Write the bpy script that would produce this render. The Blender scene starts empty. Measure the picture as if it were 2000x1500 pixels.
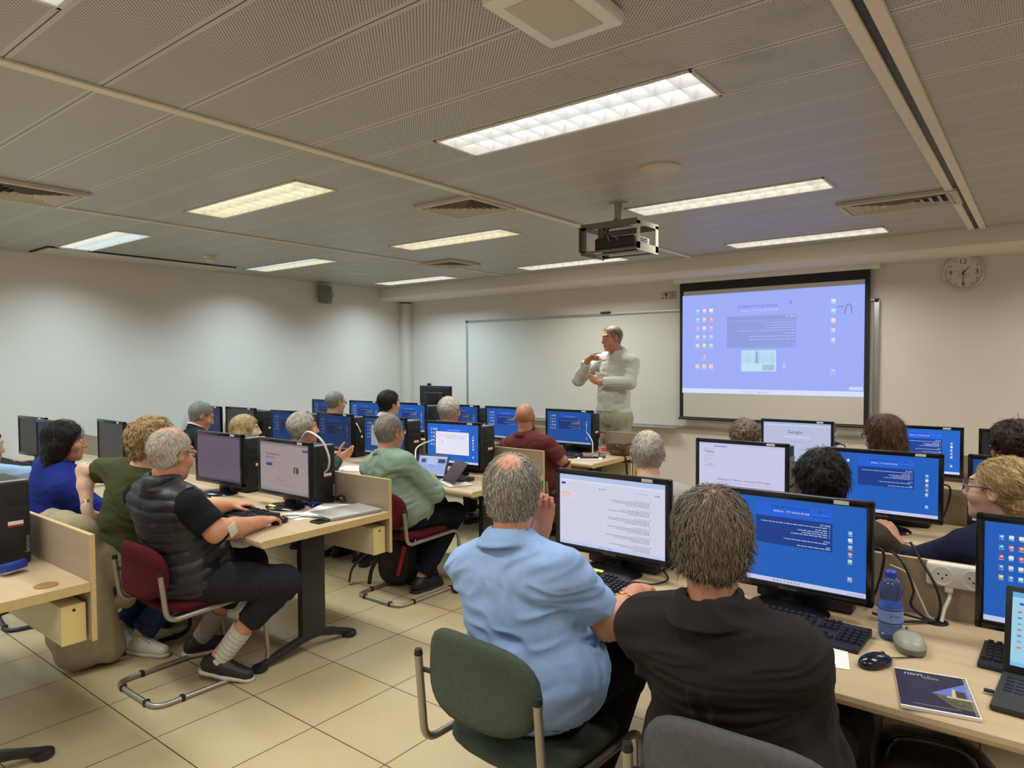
import bpy, bmesh, math, random
import numpy as np
from mathutils import Vector, Matrix, Euler

sc = bpy.context.scene
COL = sc.collection
PI = math.pi
R = math.radians
V = Vector

# ------------------------------------------------------------------ camera
cam_d = bpy.data.cameras.new('camera')
cam_d.sensor_width = 36.0
cam_d.lens = 24.12
cam_d.clip_start = 0.05
cam = bpy.data.objects.new('camera', cam_d)
COL.objects.link(cam)
cam.location = (0, 0, 1.575)
_yaw, _pit, _rol = R(37.8476), R(-1.9206), R(-0.3287)
_f = V((-math.sin(_yaw) * math.cos(_pit), math.cos(_yaw) * math.cos(_pit), math.sin(_pit)))
_r = V((math.cos(_yaw), math.sin(_yaw), 0))
_u = _r.cross(_f)
_r2 = _r * math.cos(_rol) + _u * math.sin(_rol)
_u2 = -_r * math.sin(_rol) + _u * math.cos(_rol)
cam.rotation_euler = Matrix((_r2, _u2, -_f)).transposed().to_euler()
sc.camera = cam

# ------------------------------------------------------------------ light / view
w = bpy.data.worlds.new('world')
sc.world = w
w.use_nodes = True
w.node_tree.nodes['Background'].inputs[0].default_value = (0.9, 0.92, 1.0, 1)
w.node_tree.nodes['Background'].inputs[1].default_value = 0.05
sc.view_settings.view_transform = 'Standard'
sc.view_settings.look = 'None'
sc.view_settings.exposure = 0.0
sc.view_settings.gamma = 1.0
LAMP = 3.2          # emission strength of the bright trays seen through the louvres
LAMP_W = 18.5       # light sent down by each fluorescent troffer

# ------------------------------------------------------------------ helpers
MATS = {}


def mat(name, col, rough=0.6, metal=0.0, emit=None, spec=None, noise=None, bump=None, coat=None, trans=None, ior=1.45):
    """Principled material; noise=(scale, amount) mottles the colour, bump=(scale, strength[, stretch])."""
    if name in MATS:
        return MATS[name]
    m = bpy.data.materials.new(name)
    m.use_nodes = True
    nt = m.node_tree
    b = nt.nodes['Principled BSDF']
    b.inputs['Base Color'].default_value = (*col, 1)
    b.inputs['Roughness'].default_value = rough
    b.inputs['Metallic'].default_value = metal
    if spec is not None:
        b.inputs['Specular IOR Level'].default_value = spec
    if coat:
        b.inputs['Coat Weight'].default_value = coat
    if trans:
        b.inputs['Transmission Weight'].default_value = trans
        b.inputs['IOR'].default_value = ior
    if emit:
        b.inputs['Emission Color'].default_value = (*emit[0], 1)
        b.inputs['Emission Strength'].default_value = emit[1]
    tc = None
    if noise or bump:
        tc = nt.nodes.new('ShaderNodeTexCoord')
    if noise:
        n = nt.nodes.new('ShaderNodeTexNoise')
        mp = nt.nodes.new('ShaderNodeMapping')
        if len(noise) > 2:
            mp.inputs['Scale'].default_value = noise[2]
        nt.links.new(tc.outputs['Object'], mp.inputs[0])
        nt.links.new(mp.outputs[0], n.inputs['Vector'])
        n.inputs['Scale'].default_value = noise[0]
        n.inputs['Detail'].default_value = 4
        mx = nt.nodes.new('ShaderNodeMix')
        mx.data_type = 'RGBA'
        c2 = tuple(max(0, c * (1 - noise[1])) for c in col)
        c3 = tuple(min(1, c * (1 + noise[1])) for c in col)
        rr = nt.nodes.new('ShaderNodeMapRange')
        rr.inputs['From Min'].default_value = 0.3
        rr.inputs['From Max'].default_value = 0.7
        nt.links.new(n.outputs['Fac'], rr.inputs['Value'])
        nt.links.new(rr.outputs[0], mx.inputs['Factor'])
        mx.inputs['A'].default_value = (*c2, 1)
        mx.inputs['B'].default_value = (*c3, 1)
        nt.links.new(mx.outputs['Result'], b.inputs['Base Color'])
    if bump:
        n = nt.nodes.new('ShaderNodeTexNoise')
        mp = nt.nodes.new('ShaderNodeMapping')
        if len(bump) > 2:
            mp.inputs['Scale'].default_value = bump[2]
        nt.links.new(tc.outputs['Object'], mp.inputs[0])
        nt.links.new(mp.outputs[0], n.inputs['Vector'])
        n.inputs['Scale'].default_value = bump[0]
        n.inputs['Detail'].default_value = 3
        bp = nt.nodes.new('ShaderNodeBump')
        bp.inputs['Strength'].default_value = bump[1]
        bp.inputs['Distance'].default_value = 0.004
        nt.links.new(n.outputs['Fac'], bp.inputs['Height'])
        nt.links.new(bp.outputs[0], b.inputs['Normal'])
    MATS[name] = m
    return m


def glow(col, strength=1.0, light=False):
    """emissive screen colour (not sampled as a lamp unless light=True)"""
    key = 'glow_%02x%02x%02x_%d' % (*[int(c * 255) for c in col], int(strength * 100))
    if key in MATS:
        return MATS[key]
    m = bpy.data.materials.new(key)
    m.use_nodes = True
    b = m.node_tree.nodes['Principled BSDF']
    b.inputs['Base Color'].default_value = (0.01, 0.01, 0.01, 1)
    b.inputs['Roughness'].default_value = 0.35
    b.inputs['Specular IOR Level'].default_value = 0.25
    b.inputs['Emission Color'].default_value = (*col, 1)
    b.inputs['Emission Strength'].default_value = strength
    if not light:
        m.cycles.emission_sampling = 'NONE'
    MATS[key] = m
    return m


def srgb(r, g, b):
    f = lambda c: ((c / 255 + 0.055) / 1.055) ** 2.4 if c > 10 else c / 255 / 12.92
    return (f(r), f(g), f(b))


def tag(o, label=None, cat=None, group=None, kind=None):
    if label: o['label'] = label
    if cat: o['category'] = cat
    if group: o['group'] = group
    if kind: o['kind'] = kind
    return o


def empty(name, loc=(0, 0, 0), rz=0.0, label=None, cat=None, group=None):
    o = bpy.data.objects.new(name, None)
    o.empty_display_size = 0.05
    COL.objects.link(o)
    o.location = loc
    o.rotation_euler = (0, 0, rz)
    return tag(o, label, cat, group)


def dup(root, loc, rz, label, group=None, skip=()):
    """copy a thing with its parts and sub-parts"""
    r = root.copy(); COL.objects.link(r)
    r.location = loc; r.rotation_euler = (0, 0, rz)
    r['label'] = label
    if group: r['group'] = group
    for ch in root.children:
        if ch.name.split('.')[0] in skip: continue
        c = ch.copy(); COL.objects.link(c); c.parent = r
        for g in ch.children:
            d = g.copy(); COL.objects.link(d); d.parent = c
    return r


class MB:
    """collects shapes in a bmesh and links them as ONE mesh object"""
    def __init__(s):
        s.bm = bmesh.new()

    def _fin(s, verts, mi, smooth, before):
        for f in s.bm.faces:
            if f.index == -1 or f not in before:
                pass

    def box(s, c, size, rot=None, bevel=0.0, seg=2, mi=0, smooth=False, M=None):
        t = bmesh.new()
        bmesh.ops.create_cube(t, size=1.0)
        for v in t.verts:
            v.co = V((v.co.x * size[0], v.co.y * size[1], v.co.z * size[2]))
        if bevel:
            bmesh.ops.bevel(t, geom=list(t.edges), offset=bevel, segments=seg, affect='EDGES', profile=0.5)
        m = Matrix.Translation(V(c))
        if rot is not None:
            m = m @ (rot.to_matrix().to_4x4() if isinstance(rot, Euler) else Euler(rot).to_matrix().to_4x4())
        if M is not None: m = M @ m
        return s.merge(t, m, mi, smooth or bevel > 0)

    def merge(s, t, m=None, mi=0, smooth=False):
        vs = [s.bm.verts.new((m @ v.co) if m is not None else v.co) for v in t.verts]
        t.verts.index_update()
        for f in t.faces:
            try:
                nf = s.bm.faces.new([vs[v.index] for v in f.verts])
                nf.material_index = mi; nf.smooth = smooth
            except ValueError:
                pass
        t.free()
        return s

    def pydata(s, verts, faces, mi=0, smooth=False, M=None):
        vs = [s.bm.verts.new((M @ V(v)) if M is not None else V(v)) for v in verts]
        for f in faces:
            try:
                nf = s.bm.faces.new([vs[i] for i in f])
                nf.material_index = mi; nf.smooth = smooth
            except ValueError:
                pass
        return s

    def quad(s, a, b, c, d, mi=0):
        return s.pydata([a, b, c, d], [(0, 1, 2, 3)], mi)

    def cyl(s, a, b, r1, r2=None, n=16, mi=0, smooth=True, caps=True):
        a, b = V(a), V(b)
        r2 = r1 if r2 is None else r2
        d = (b - a).normalized()
        x = d.orthogonal().normalized(); y = d.cross(x)
        vs = []
        for p, r in ((a, r1), (b, r2)):
            for i in range(n):
                t = 2 * PI * i / n
                vs.append(p + (x * math.cos(t) + y * math.sin(t)) * r)
        fs = [(i, (i + 1) % n, n + (i + 1) % n, n + i) for i in range(n)]
        s.pydata(vs, fs, mi, smooth)
        if caps:
            s.pydata(vs[:n], [tuple(reversed(range(n)))], mi)
            s.pydata(vs[n:], [tuple(range(n))], mi)
        return s

    def tube(s, pts, r, n=8, mi=0, caps=True, closed=False, flat=1.0):
        pts = [V(p) for p in pts]
        N = len(pts)
        rs = r if isinstance(r, (list, tuple)) else [r] * N
        tang = []
        for i in range(N):
            if closed: t = pts[(i + 1) % N] - pts[i - 1]
            else: t = pts[min(i + 1, N - 1)] - pts[max(i - 1, 0)]
            tang.append(t.normalized() if t.length > 1e-9 else V((0, 0, 1)))
        x = tang[0].orthogonal().normalized()
        vs = []
        for i in range(N):
            x = (x - tang[i] * x.dot(tang[i]))
            x = x.normalized() if x.length > 1e-6 else tang[i].orthogonal().normalized()
            y = tang[i].cross(x)
            for k in range(n):
                a = 2 * PI * k / n
                vs.append(pts[i] + (x * math.cos(a) + y * math.sin(a) * flat) * rs[i])
        fs = []
        for i in range(N if closed else N - 1):
            j = (i + 1) % N
            for k in range(n):
                fs.append((i * n + k, i * n + (k + 1) % n, j * n + (k + 1) % n, j * n + k))
        if caps and not closed:
            fs.append(tuple(reversed(range(n)))); fs.append(tuple((N - 1) * n + k for k in range(n)))
        return s.pydata(vs, fs, mi, True)

    def lathe(s, prof, n=24, mi=0, M=None, smooth=True):
        vs = []; fs = []
        for (r, z) in prof:
            for k in range(n):
                a = 2 * PI * k / n
                vs.append((r * math.cos(a), r * math.sin(a), z))
        for i in range(len(prof) - 1):
            for k in range(n):
                fs.append((i * n + k, i * n + (k + 1) % n, (i + 1) * n + (k + 1) % n, (i + 1) * n + k))
        if prof[0][0] > 1e-6: fs.append(tuple(reversed(range(n))))
        if prof[-1][0] > 1e-6: fs.append(tuple((len(prof) - 1) * n + k for k in range(n)))
        return s.pydata(vs, fs, mi, smooth, M)

    def prism(s, poly, axis_from, axis_to, mi=0, M=None, smooth=False):
        """extrude the 2-D polygon (u, v) between two values along the third axis: points are (u, w, v)"""
        n = len(poly)
        vs = [(p[0], axis_from, p[1]) for p in poly] + [(p[0], axis_to, p[1]) for p in poly]
        fs = [tuple(range(n)), tuple(reversed(range(n, 2 * n)))]
        fs += [((i + 1) % n, i, n + i, n + (i + 1) % n) for i in range(n)]
        return s.pydata(vs, fs, mi, smooth, M)

    def build(s, name, mats, parent=None, sharp=35):
        bmesh.ops.remove_doubles(s.bm, verts=s.bm.verts, dist=1e-6)
        bmesh.ops.recalc_face_normals(s.bm, faces=s.bm.faces)
        me = bpy.data.meshes.new(name)
        s.bm.to_mesh(me); s.bm.free()
        for m in (mats if isinstance(mats, (list, tuple)) else [mats]):
            me.materials.append(m)
        if any(p.use_smooth for p in me.polygons):
            try: me.set_sharp_from_angle(angle=R(sharp))
            except Exception: pass
        o = bpy.data.objects.new(name, me)
        COL.objects.link(o)
        if parent is not None: o.parent = parent
        return o

    def flat(s, name, mats, parent=None):
        """as build() but keeps every face where it is (layered screens)"""
        me = bpy.data.meshes.new(name)
        s.bm.to_mesh(me); s.bm.free()
        for m in mats: me.materials.append(m)
        o = bpy.data.objects.new(name, me)
        COL.objects.link(o)
        if parent is not None: o.parent = parent
        return o


def fillet(pts, rad, n=6):
    """round the corners of a polyline"""
    pts = [V(p) for p in pts]
    out = [pts[0]]
    for i in range(1, len(pts) - 1):
        a, b, c = pts[i - 1], pts[i], pts[i + 1]
        r = rad[i] if isinstance(rad, (list, tuple)) else rad
        d1 = min(r, (a - b).length * 0.49); d2 = min(r, (c - b).length * 0.49)
        p1 = b + (a - b).normalized() * d1; p2 = b + (c - b).normalized() * d2
        for k in range(n + 1):
            t = k / n
            out.append(p1 * (1 - t) ** 2 + b * 2 * t * (1 - t) + p2 * t * t)
    out.append(pts[-1])
    return out


def spline(pts, n=8):
    """Catmull-Rom through the points"""
    P = [V(p) for p in pts]
    P = [P[0] * 2 - P[1]] + P + [P[-1] * 2 - P[-2]]
    out = []
    for i in range(1, len(P) - 2):
        for k in range(n):
            t = k / n
            a, b, c, d = P[i - 1], P[i], P[i + 1], P[i + 2]
            out.append(0.5 * ((2 * b) + (c - a) * t + (2 * a - 5 * b + 4 * c - d) * t * t + (3 * b - a - 3 * c + d) * t ** 3))
    out.append(P[-2])
    return out


_txt = {}


def text_geo(s, size=1.0):
    """verts / faces of a word, baseline at 0, and its width"""
    if s not in _txt:
        cu = bpy.data.curves.new('txt', 'FONT')
        cu.body = s; cu.size = 1.0; cu.resolution_u = 2
        ob = bpy.data.objects.new('txt', cu)
        me = ob.to_mesh()
        vs = [tuple(v.co) for v in me.vertices]
        fs = [tuple(p.vertices) for p in me.polygons]
        ob.to_mesh_clear()
        bpy.data.objects.remove(ob); bpy.data.curves.remove(cu)
        x0 = min([v[0] for v in vs], default=0); x1 = max([v[0] for v in vs], default=0)
        _txt[s] = ([(v[0] - x0, v[1], 0) for v in vs], fs, x1 - x0)
    vs, fs, wd = _txt[s]
    return [(a * size, b * size, 0) for a, b, _ in vs], fs, wd * size
# ------------------------------------------------------------------ materials
M_wall = mat('wall_paint', srgb(220, 212, 202), 0.85, noise=(1.2, 0.03), bump=(180, 0.08))
M_cream = mat('trim_paint', srgb(222, 212, 198), 0.7)
M_frame_w = mat('white_metal', srgb(205, 202, 195), 0.45)
M_black = mat('black_plastic', (0.012, 0.012, 0.013), 0.45)
M_gloss = mat('gloss_black', (0.010, 0.010, 0.012), 0.18)
M_dark = mat('dark_plastic', (0.025, 0.025, 0.027), 0.55, bump=(400, 0.1))
M_steel = mat('grey_tube', srgb(168, 160, 150), 0.38, 0.75)
M_chrome = mat('chrome', (0.75, 0.75, 0.75), 0.15, 1.0)
M_wood = mat('beech_laminate', srgb(192, 170, 136), 0.38, noise=(9, 0.05, (0.35, 3.0, 3.0)))
M_edge = mat('beech_edge', srgb(198, 172, 120), 0.45, noise=(14, 0.05, (0.4, 3, 3)))
M_panel = mat('beech_panel', srgb(166, 148, 126), 0.5, noise=(7, 0.06, (0.4, 2.5, 2.5)))
M_paper = mat('paper', srgb(232, 230, 226), 0.8)
M_white = mat('white_plastic', srgb(228, 225, 216), 0.4)
M_ivory = mat('ivory_plastic', srgb(214, 204, 176), 0.45)
M_blue = mat('blue_plastic', srgb(20, 50, 150), 0.35)
M_red = mat('red_sticker', srgb(170, 25, 25), 0.5)
M_silver = mat('silver', srgb(176, 176, 174), 0.35, 0.6)


def floor_mat():
    m = bpy.data.materials.new('floor_tiles'); m.use_nodes = True
    nt = m.node_tree; N = nt.nodes; L = nt.links; b = N['Principled BSDF']
    tc = N.new('ShaderNodeTexCoord')
    br = N.new('ShaderNodeTexBrick')
    br.offset = 0.0; br.squash = 1.0
    br.inputs['Scale'].default_value = 1.0
    br.inputs['Mortar Size'].default_value = 0.0028
    br.inputs['Mortar Smooth'].default_value = 0.15
    br.inputs['Bias'].default_value = 0.0
    br.inputs['Brick Width'].default_value = 0.4574
    br.inputs['Row Height'].default_value = 0.4574
    br.inputs['Color1'].default_value = (*srgb(190, 175, 138), 1)
    br.inputs['Color2'].default_value = (*srgb(184, 168, 132), 1)
    br.inputs['Mortar'].default_value = (*srgb(74, 56, 38), 1)
    mp = N.new('ShaderNodeMapping')
    mp.inputs['Location'].default_value = (2.4709 + 0.4574 * 20, -1.7675 + 0.4574 * 20, 0)
    L.new(tc.outputs['Object'], mp.inputs[0]); L.new(mp.outputs[0], br.inputs['Vector'])
    n = N.new('ShaderNodeTexNoise'); n.inputs['Scale'].default_value = 2.2; n.inputs['Detail'].default_value = 6
    L.new(tc.outputs['Object'], n.inputs['Vector'])
    rr = N.new('ShaderNodeMapRange'); rr.inputs[1].default_value = 0.42; rr.inputs[2].default_value = 0.75
    L.new(n.outputs['Fac'], rr.inputs[0])
    mx = N.new('ShaderNodeMix'); mx.data_type = 'RGBA'; mx.blend_type = 'MULTIPLY'
    mu = N.new('ShaderNodeMath'); mu.operation = 'MULTIPLY'; mu.inputs[1].default_value = 0.55
    L.new(rr.outputs[0], mu.inputs[0]); L.new(mu.outputs[0], mx.inputs['Factor'])
    L.new(br.outputs['Color'], mx.inputs['A']); mx.inputs['B'].default_value = (0.86, 0.74, 0.58, 1)
    L.new(mx.outputs['Result'], b.inputs['Base Color'])
    b.inputs['Roughness'].default_value = 0.32
    n2 = N.new('ShaderNodeTexNoise'); n2.inputs['Scale'].default_value = 30; L.new(tc.outputs['Object'], n2.inputs['Vector'])
    r2 = N.new('ShaderNodeMapRange'); r2.inputs[3].default_value = 0.3; r2.inputs[4].default_value = 0.5
    L.new(n2.outputs['Fac'], r2.inputs[0]); L.new(r2.outputs[0], b.inputs['Roughness'])
    bp = N.new('ShaderNodeBump'); bp.inputs['Strength'].default_value = 0.35; bp.inputs['Distance'].default_value = 0.003; bp.invert = True
    L.new(br.outputs['Fac'], bp.inputs['Height']); L.new(bp.outputs[0], b.inputs['Normal'])
    return m


PITCH = 0.2998
JOINT0 = 2.285
HC = 2.583
BARS = (-0.43, -2.75, -5.02)


def ceil_mat():
    """perforated metal pans: rows of small holes, plain bands along the joints"""
    m = bpy.data.materials.new('perforated_pans'); m.use_nodes = True
    nt = m.node_tree; N = nt.nodes; L = nt.links; b = N['Principled BSDF']
    tc = N.new('ShaderNodeTexCoord'); sp = N.new('ShaderNodeSeparateXYZ'); L.new(tc.outputs['Object'], sp.inputs[0])

    def math_(op, a, bb=None, c=None):
        n = N.new('ShaderNodeMath'); n.operation = op
        for i, q in enumerate((a, bb, c)):
            if q is None: continue
            if isinstance(q, (int, float)): n.inputs[i].default_value = q
            else: L.new(q, n.inputs[i])
        return n.outputs[0]
    p = 0.0135
    # position inside a pan, 0..1 across
    v = math_('FRACT', math_('DIVIDE', math_('ADD', sp.outputs['Y'], -JOINT0 + PITCH * 40), PITCH))
    vd = math_('MULTIPLY', math_('ABSOLUTE', math_('SUBTRACT', v, 0.5)), PITCH)        # metres from pan centre
    band = math_('LESS_THAN', vd, PITCH / 2 - 0.019)                                    # 1 inside the perforated field
    fx = math_('ABSOLUTE', math_('SUBTRACT', math_('FRACT', math_('DIVIDE', math_('ADD', sp.outputs['X'], 20.0), p)), 0.5))
    fy = math_('ABSOLUTE', math_('SUBTRACT', math_('FRACT', math_('DIVIDE', vd, p)), 0.5))
    # stagger: a second lattice shifted by half a pitch
    d1 = math_('ADD', math_('MULTIPLY', fx, fx), math_('MULTIPLY', fy, fy))
    gx = math_('SUBTRACT', 0.5, fx); gy = math_('SUBTRACT', 0.5, fy)
    d2 = math_('ADD', math_('MULTIPLY', gx, gx), math_('MULTIPLY', gy, gy))
    hole = math_('MULTIPLY', math_('LESS_THAN', math_('MINIMUM', d1, d2), 0.040), band)
    seam = math_('GREATER_THAN', vd, PITCH / 2 - 0.0022)
    n = N.new('ShaderNodeTexNoise'); n.inputs['Scale'].default_value = 1.3; n.inputs['Detail'].default_value = 5
    L.new(tc.outputs['Object'], n.inputs['Vector'])
    rr = N.new('ShaderNodeMapRange'); rr.inputs[1].default_value = 0.56; rr.inputs[2].default_value = 0.8
    L.new(n.outputs['Fac'], rr.inputs[0])
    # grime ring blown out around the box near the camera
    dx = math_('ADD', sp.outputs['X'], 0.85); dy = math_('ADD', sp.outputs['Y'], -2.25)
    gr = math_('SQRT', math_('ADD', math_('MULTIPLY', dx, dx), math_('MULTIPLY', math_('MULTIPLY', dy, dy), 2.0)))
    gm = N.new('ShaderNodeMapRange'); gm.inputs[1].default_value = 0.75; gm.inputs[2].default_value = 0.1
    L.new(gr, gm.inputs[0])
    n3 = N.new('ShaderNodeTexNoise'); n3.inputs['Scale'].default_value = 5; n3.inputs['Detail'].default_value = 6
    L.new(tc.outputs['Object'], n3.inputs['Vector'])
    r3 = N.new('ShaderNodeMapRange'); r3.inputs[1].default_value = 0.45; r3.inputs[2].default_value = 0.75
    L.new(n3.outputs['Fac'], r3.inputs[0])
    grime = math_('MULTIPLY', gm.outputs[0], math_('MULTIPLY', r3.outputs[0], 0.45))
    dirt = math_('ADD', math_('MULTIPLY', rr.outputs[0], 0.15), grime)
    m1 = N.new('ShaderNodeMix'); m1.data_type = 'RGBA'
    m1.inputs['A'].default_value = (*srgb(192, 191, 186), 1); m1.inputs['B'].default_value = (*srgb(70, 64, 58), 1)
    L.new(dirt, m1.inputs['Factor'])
    m2 = N.new('ShaderNodeMix'); m2.data_type = 'RGBA'
    L.new(math_('MAXIMUM', hole, seam), m2.inputs['Factor']); L.new(m1.outputs['Result'], m2.inputs['A'])
    m2.inputs['B'].default_value = (0.035, 0.033, 0.03, 1)
    L.new(m2.outputs['Result'], b.inputs['Base Color'])
    b.inputs['Roughness'].default_value = 0.42
    return m


# ------------------------------------------------------------------ room shell
XL, XR, YB, YF = -7.3, 1.75, -1.9, 6.9


def structure(o):
    o['kind'] = 'structure'
    return o


b = MB(); b.box(((XL + XR) / 2, (YB + YF) / 2, -0.05), (XR - XL + .3, YF - YB + .3, 0.1)); structure(b.build('floor', floor_mat()))
# ceiling with openings for the troffers (pans are left out where a light sits)
LX = (-2.214, -4.519, -6.82)
LLEN, LWID = 1.222, 0.274
LY = (0.50, 2.298, 4.097, 5.893)
ysplit = [YB - .1]
for y in (-1.3,) + LY: ysplit += [y - .008, y + LWID + .008]
ysplit.append(YF + .1)
b = MB()
for i in range(len(ysplit) - 1):
    y0, y1 = ysplit[i], ysplit[i + 1]
    if i % 2 == 0:
        b.box(((XL + XR) / 2, (y0 + y1) / 2, HC + .01), (XR - XL + .2, y1 - y0, .02))
    else:
        xs = [XL - .1]
        for x in sorted(LX + (.12,)): xs += [x - .01, x + LLEN + .01]
        xs.append(XR + .1)
        for k in range(0, len(xs), 2):
            b.box(((xs[k] + xs[k + 1]) / 2, (y0 + y1) / 2, HC + .01), (xs[k + 1] - xs[k], y1 - y0, .02))
structure(b.build('ceiling', ceil_mat()))
b = MB(); b.box(((XL + XR) / 2, (YB + YF) / 2, HC + .3), (XR - XL + .4, YF - YB + .4, .1)); structure(b.build('ceiling_slab', M_cream))
b = MB(); b.box((XL - .05, (YB + YF) / 2, 1.45), (.1, YF - YB + .2, 2.9)); structure(b.build('wall_left', M_wall))
b = MB(); b.box((XR + .05, (YB + YF) / 2, 1.45), (.1, YF - YB + .2, 2.9)); structure(b.build('wall_right', M_wall))
b = MB(); b.box(((XL + XR) / 2, YF + .05, 1.45), (XR - XL, .1, 2.9)); structure(b.build('wall_front', M_wall))
b = MB(); b.box(((XL + XR) / 2, YB - .05, 1.45), (XR - XL, .1, 2.9)); structure(b.build('wall_back', M_wall))
# dropped beam above the front wall with a rounded lower lip
b = MB()
prof = [(6.41, HC), (6.41, 2.50), (6.42, 2.455), (6.45, 2.43), (6.5, 2.42), (YF, 2.42), (YF, HC)]
b.pydata([(XL, p[0], p[1]) for p in prof] + [(XR, p[0], p[1]) for p in prof],
         [(i, i + 1, 7 + i + 1, 7 + i) for i in range(6)] + [(6, 0, 7, 13), tuple(range(7)), tuple(range(13, 6, -1))], 0, True)
structure(b.build('trim_1', M_cream))
# ceiling bars between the bays
b = MB()
b.box((BARS[0] - .036, (YB + 6.41) / 2, HC - .008), (.042, 6.41 - YB, .016), bevel=.003)
b.box((BARS[0] + .036, (YB + 6.41) / 2, HC - .008), (.042, 6.41 - YB, .016), bevel=.003)
b.box((BARS[0], (YB + 6.41) / 2, HC - .002), (.03, 6.41 - YB, .004), mi=1)
structure(b.build('trim_2', [M_cream, M_black]))
for i, x in enumerate(BARS[1:]):
    b = MB()
    wd = .05 if i == 0 else .03
    b.box((x, (YB + 6.41) / 2, HC - .006), (wd, 6.41 - YB, .012), bevel=.003)
    structure(b.build('trim_%d' % (3 + i), M_cream))
b = MB(); b.box((XL + .006, (YB + YF) / 2, .04), (.012, YF - YB, .08)); structure(b.build('baseboard_left', M_panel))
b = MB(); b.box(((XL + XR) / 2, YF - .006, .04), (XR - XL, .012, .08)); structure(b.build('baseboard_front', M_panel))
# boxed pipe in the far corner
b = MB(); b.box((XL + .07, YF - .06, 1.2), (.14, .12, 2.4), bevel=.006); structure(b.build('trim_5', M_wall))

# ------------------------------------------------------------------ ceiling lights
def tubeglow(name, col, s):
    m = bpy.data.materials.new(name); m.use_nodes = True
    bb = m.node_tree.nodes['Principled BSDF']
    bb.inputs['Base Color'].default_value = (.8, .8, .8, 1)
    bb.inputs['Emission Color'].default_value = (*col, 1)
    bb.inputs['Emission Strength'].default_value = s
    return m


COOL, WARM, BLUEISH, WHITEW = (.92, .96, 1.0), (1.0, .93, .62), (.66, .90, 1.0), (1.0, .97, .86)
M_louv = mat('louvre_white', (.85, .86, .86), 0.35)
KIND = {'cool': (COOL, COOL), 'warm': (WARM, WARM), 'cw': (WARM, BLUEISH), 'white': (WHITEW, WHITEW), 'wb': (BLUEISH, WHITEW)}
GM = {}
for k, (c1, c2) in KIND.items():
    for c in (c1, c2):
        if c not in GM: GM[c] = tubeglow('lamp_glow_%d' % len(GM), c, LAMP)


# the tubes: cool and mixed by the left wall, warmer white to the right
TUBE = {'left': ((.74, .98, 1.12), 1.18), 'mid': ((.97, .995, .95), 1.0), 'right': ((1.0, .985, .93), .84)}


def troffer(x, y, kind, label):
    t = empty('ceiling_light', (x, y, HC), 0, label, 'ceiling light', 'recessed louvred lights in the ceiling')
    L_, W_ = LLEN, LWID
    f = MB()
    for (cx, cy, sx, sy) in ((L_ / 2, -.002, L_ + .03, .016), (L_ / 2, W_ + .002, L_ + .03, .016), (-.003, W_ / 2, .016, W_ + .02), (L_ + .003, W_ / 2, .016, W_ + .02)):
        f.box((cx, cy, -.002), (sx, sy, .01), bevel=.002)
    # side walls of the housing
    for (cx, cy, sx, sy) in ((L_ / 2, 0, L_, .004), (L_ / 2, W_, L_, .004), (0, W_ / 2, .004, W_), (L_, W_ / 2, .004, W_)):
        f.box((cx, cy, .045), (sx, sy, .09))
    f.build('frame', M_frame_w, t)
    g = MB()
    g.quad((0, W_ / 2, .075), (L_, W_ / 2, .075), (L_, 0, .075), (0, 0, .075), 0)
    g.quad((0, W_, .075), (L_, W_, .075), (L_, W_ / 2, .075), (0, W_ / 2, .075), 1)
    g.flat('lamp_tray', [GM[KIND[kind][1]], GM[KIND[kind][0]]], t)
    l = MB()
    nb = 12
    for i in range(1, nb):
        xx = L_ * i / nb
        l.pydata([(xx, 0, 0), (xx, W_, 0), (xx - .01, W_, .045), (xx - .01, 0, .045), (xx + .01, W_, .045), (xx + .01, 0, .045)],
                 [(0, 1, 2, 3), (0, 1, 4, 5)])
    yy = W_ / 2
    l.pydata([(0, yy, 0), (L_, yy, 0), (L_, yy - .012, .045), (0, yy - .012, .045), (L_, yy + .012, .045), (0, yy + .012, .045)],
             [(0, 1, 2, 3), (0, 1, 4, 5)])
    l.build('louvre', M_louv, t)
    ld = bpy.data.lights.new('tube_light', 'AREA')
    ld.shape = 'RECTANGLE'; ld.size = L_ - .04; ld.size_y = W_ - .04
    ld.energy = LAMP_W; ld.spread = R(138)
    ld.color, gain = TUBE['left' if x < -5.5 else 'mid' if x < -3.5 else 'right']
    ld.energy = LAMP_W * gain
    lo = bpy.data.objects.new('tube_light', ld); COL.objects.link(lo)
    lo.location = (L_ / 2, W_ / 2, -.004); lo.parent = t
    return t


troffer(LX[0], LY[1], 'cool', 'large cool white louvred ceiling light nearest the camera, above the man in the blue polo')
troffer(LX[0], LY[2], 'white', 'long white louvred ceiling light just beside the projector')
troffer(LX[0], LY[3], 'white', 'white louvred ceiling light by the beam, above the projection screen')
troffer(LX[1], LY[1], 'warm', 'yellow louvred ceiling light with both tubes warm, left of the middle ceiling bar')
troffer(LX[1], LY[2], 'warm', 'pale yellow louvred ceiling light left of the projector, between two square vents')
troffer(LX[1], LY[3], 'white', 'louvred ceiling light partly hidden behind the projector cage')
troffer(LX[2], LY[1], 'wb', 'half blue half yellow louvred ceiling light near the left wall')
troffer(LX[2], LY[2], 'cw', 'bluish louvred ceiling light beside the smoke detector near the left wall')
troffer(LX[2], LY[3], 'white', 'smallest looking white louvred ceiling light near the far left corner')
troffer(LX[0], LY[0], 'cool', 'louvred ceiling light above the camera, only its corner showing at the picture top')
troffer(LX[1], LY[0], 'warm', 'yellow louvred ceiling light over the nearest left row, above the picture')
troffer(LX[2], LY[0], 'warm', 'louvred ceiling light by the left wall, level with the camera')
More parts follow.
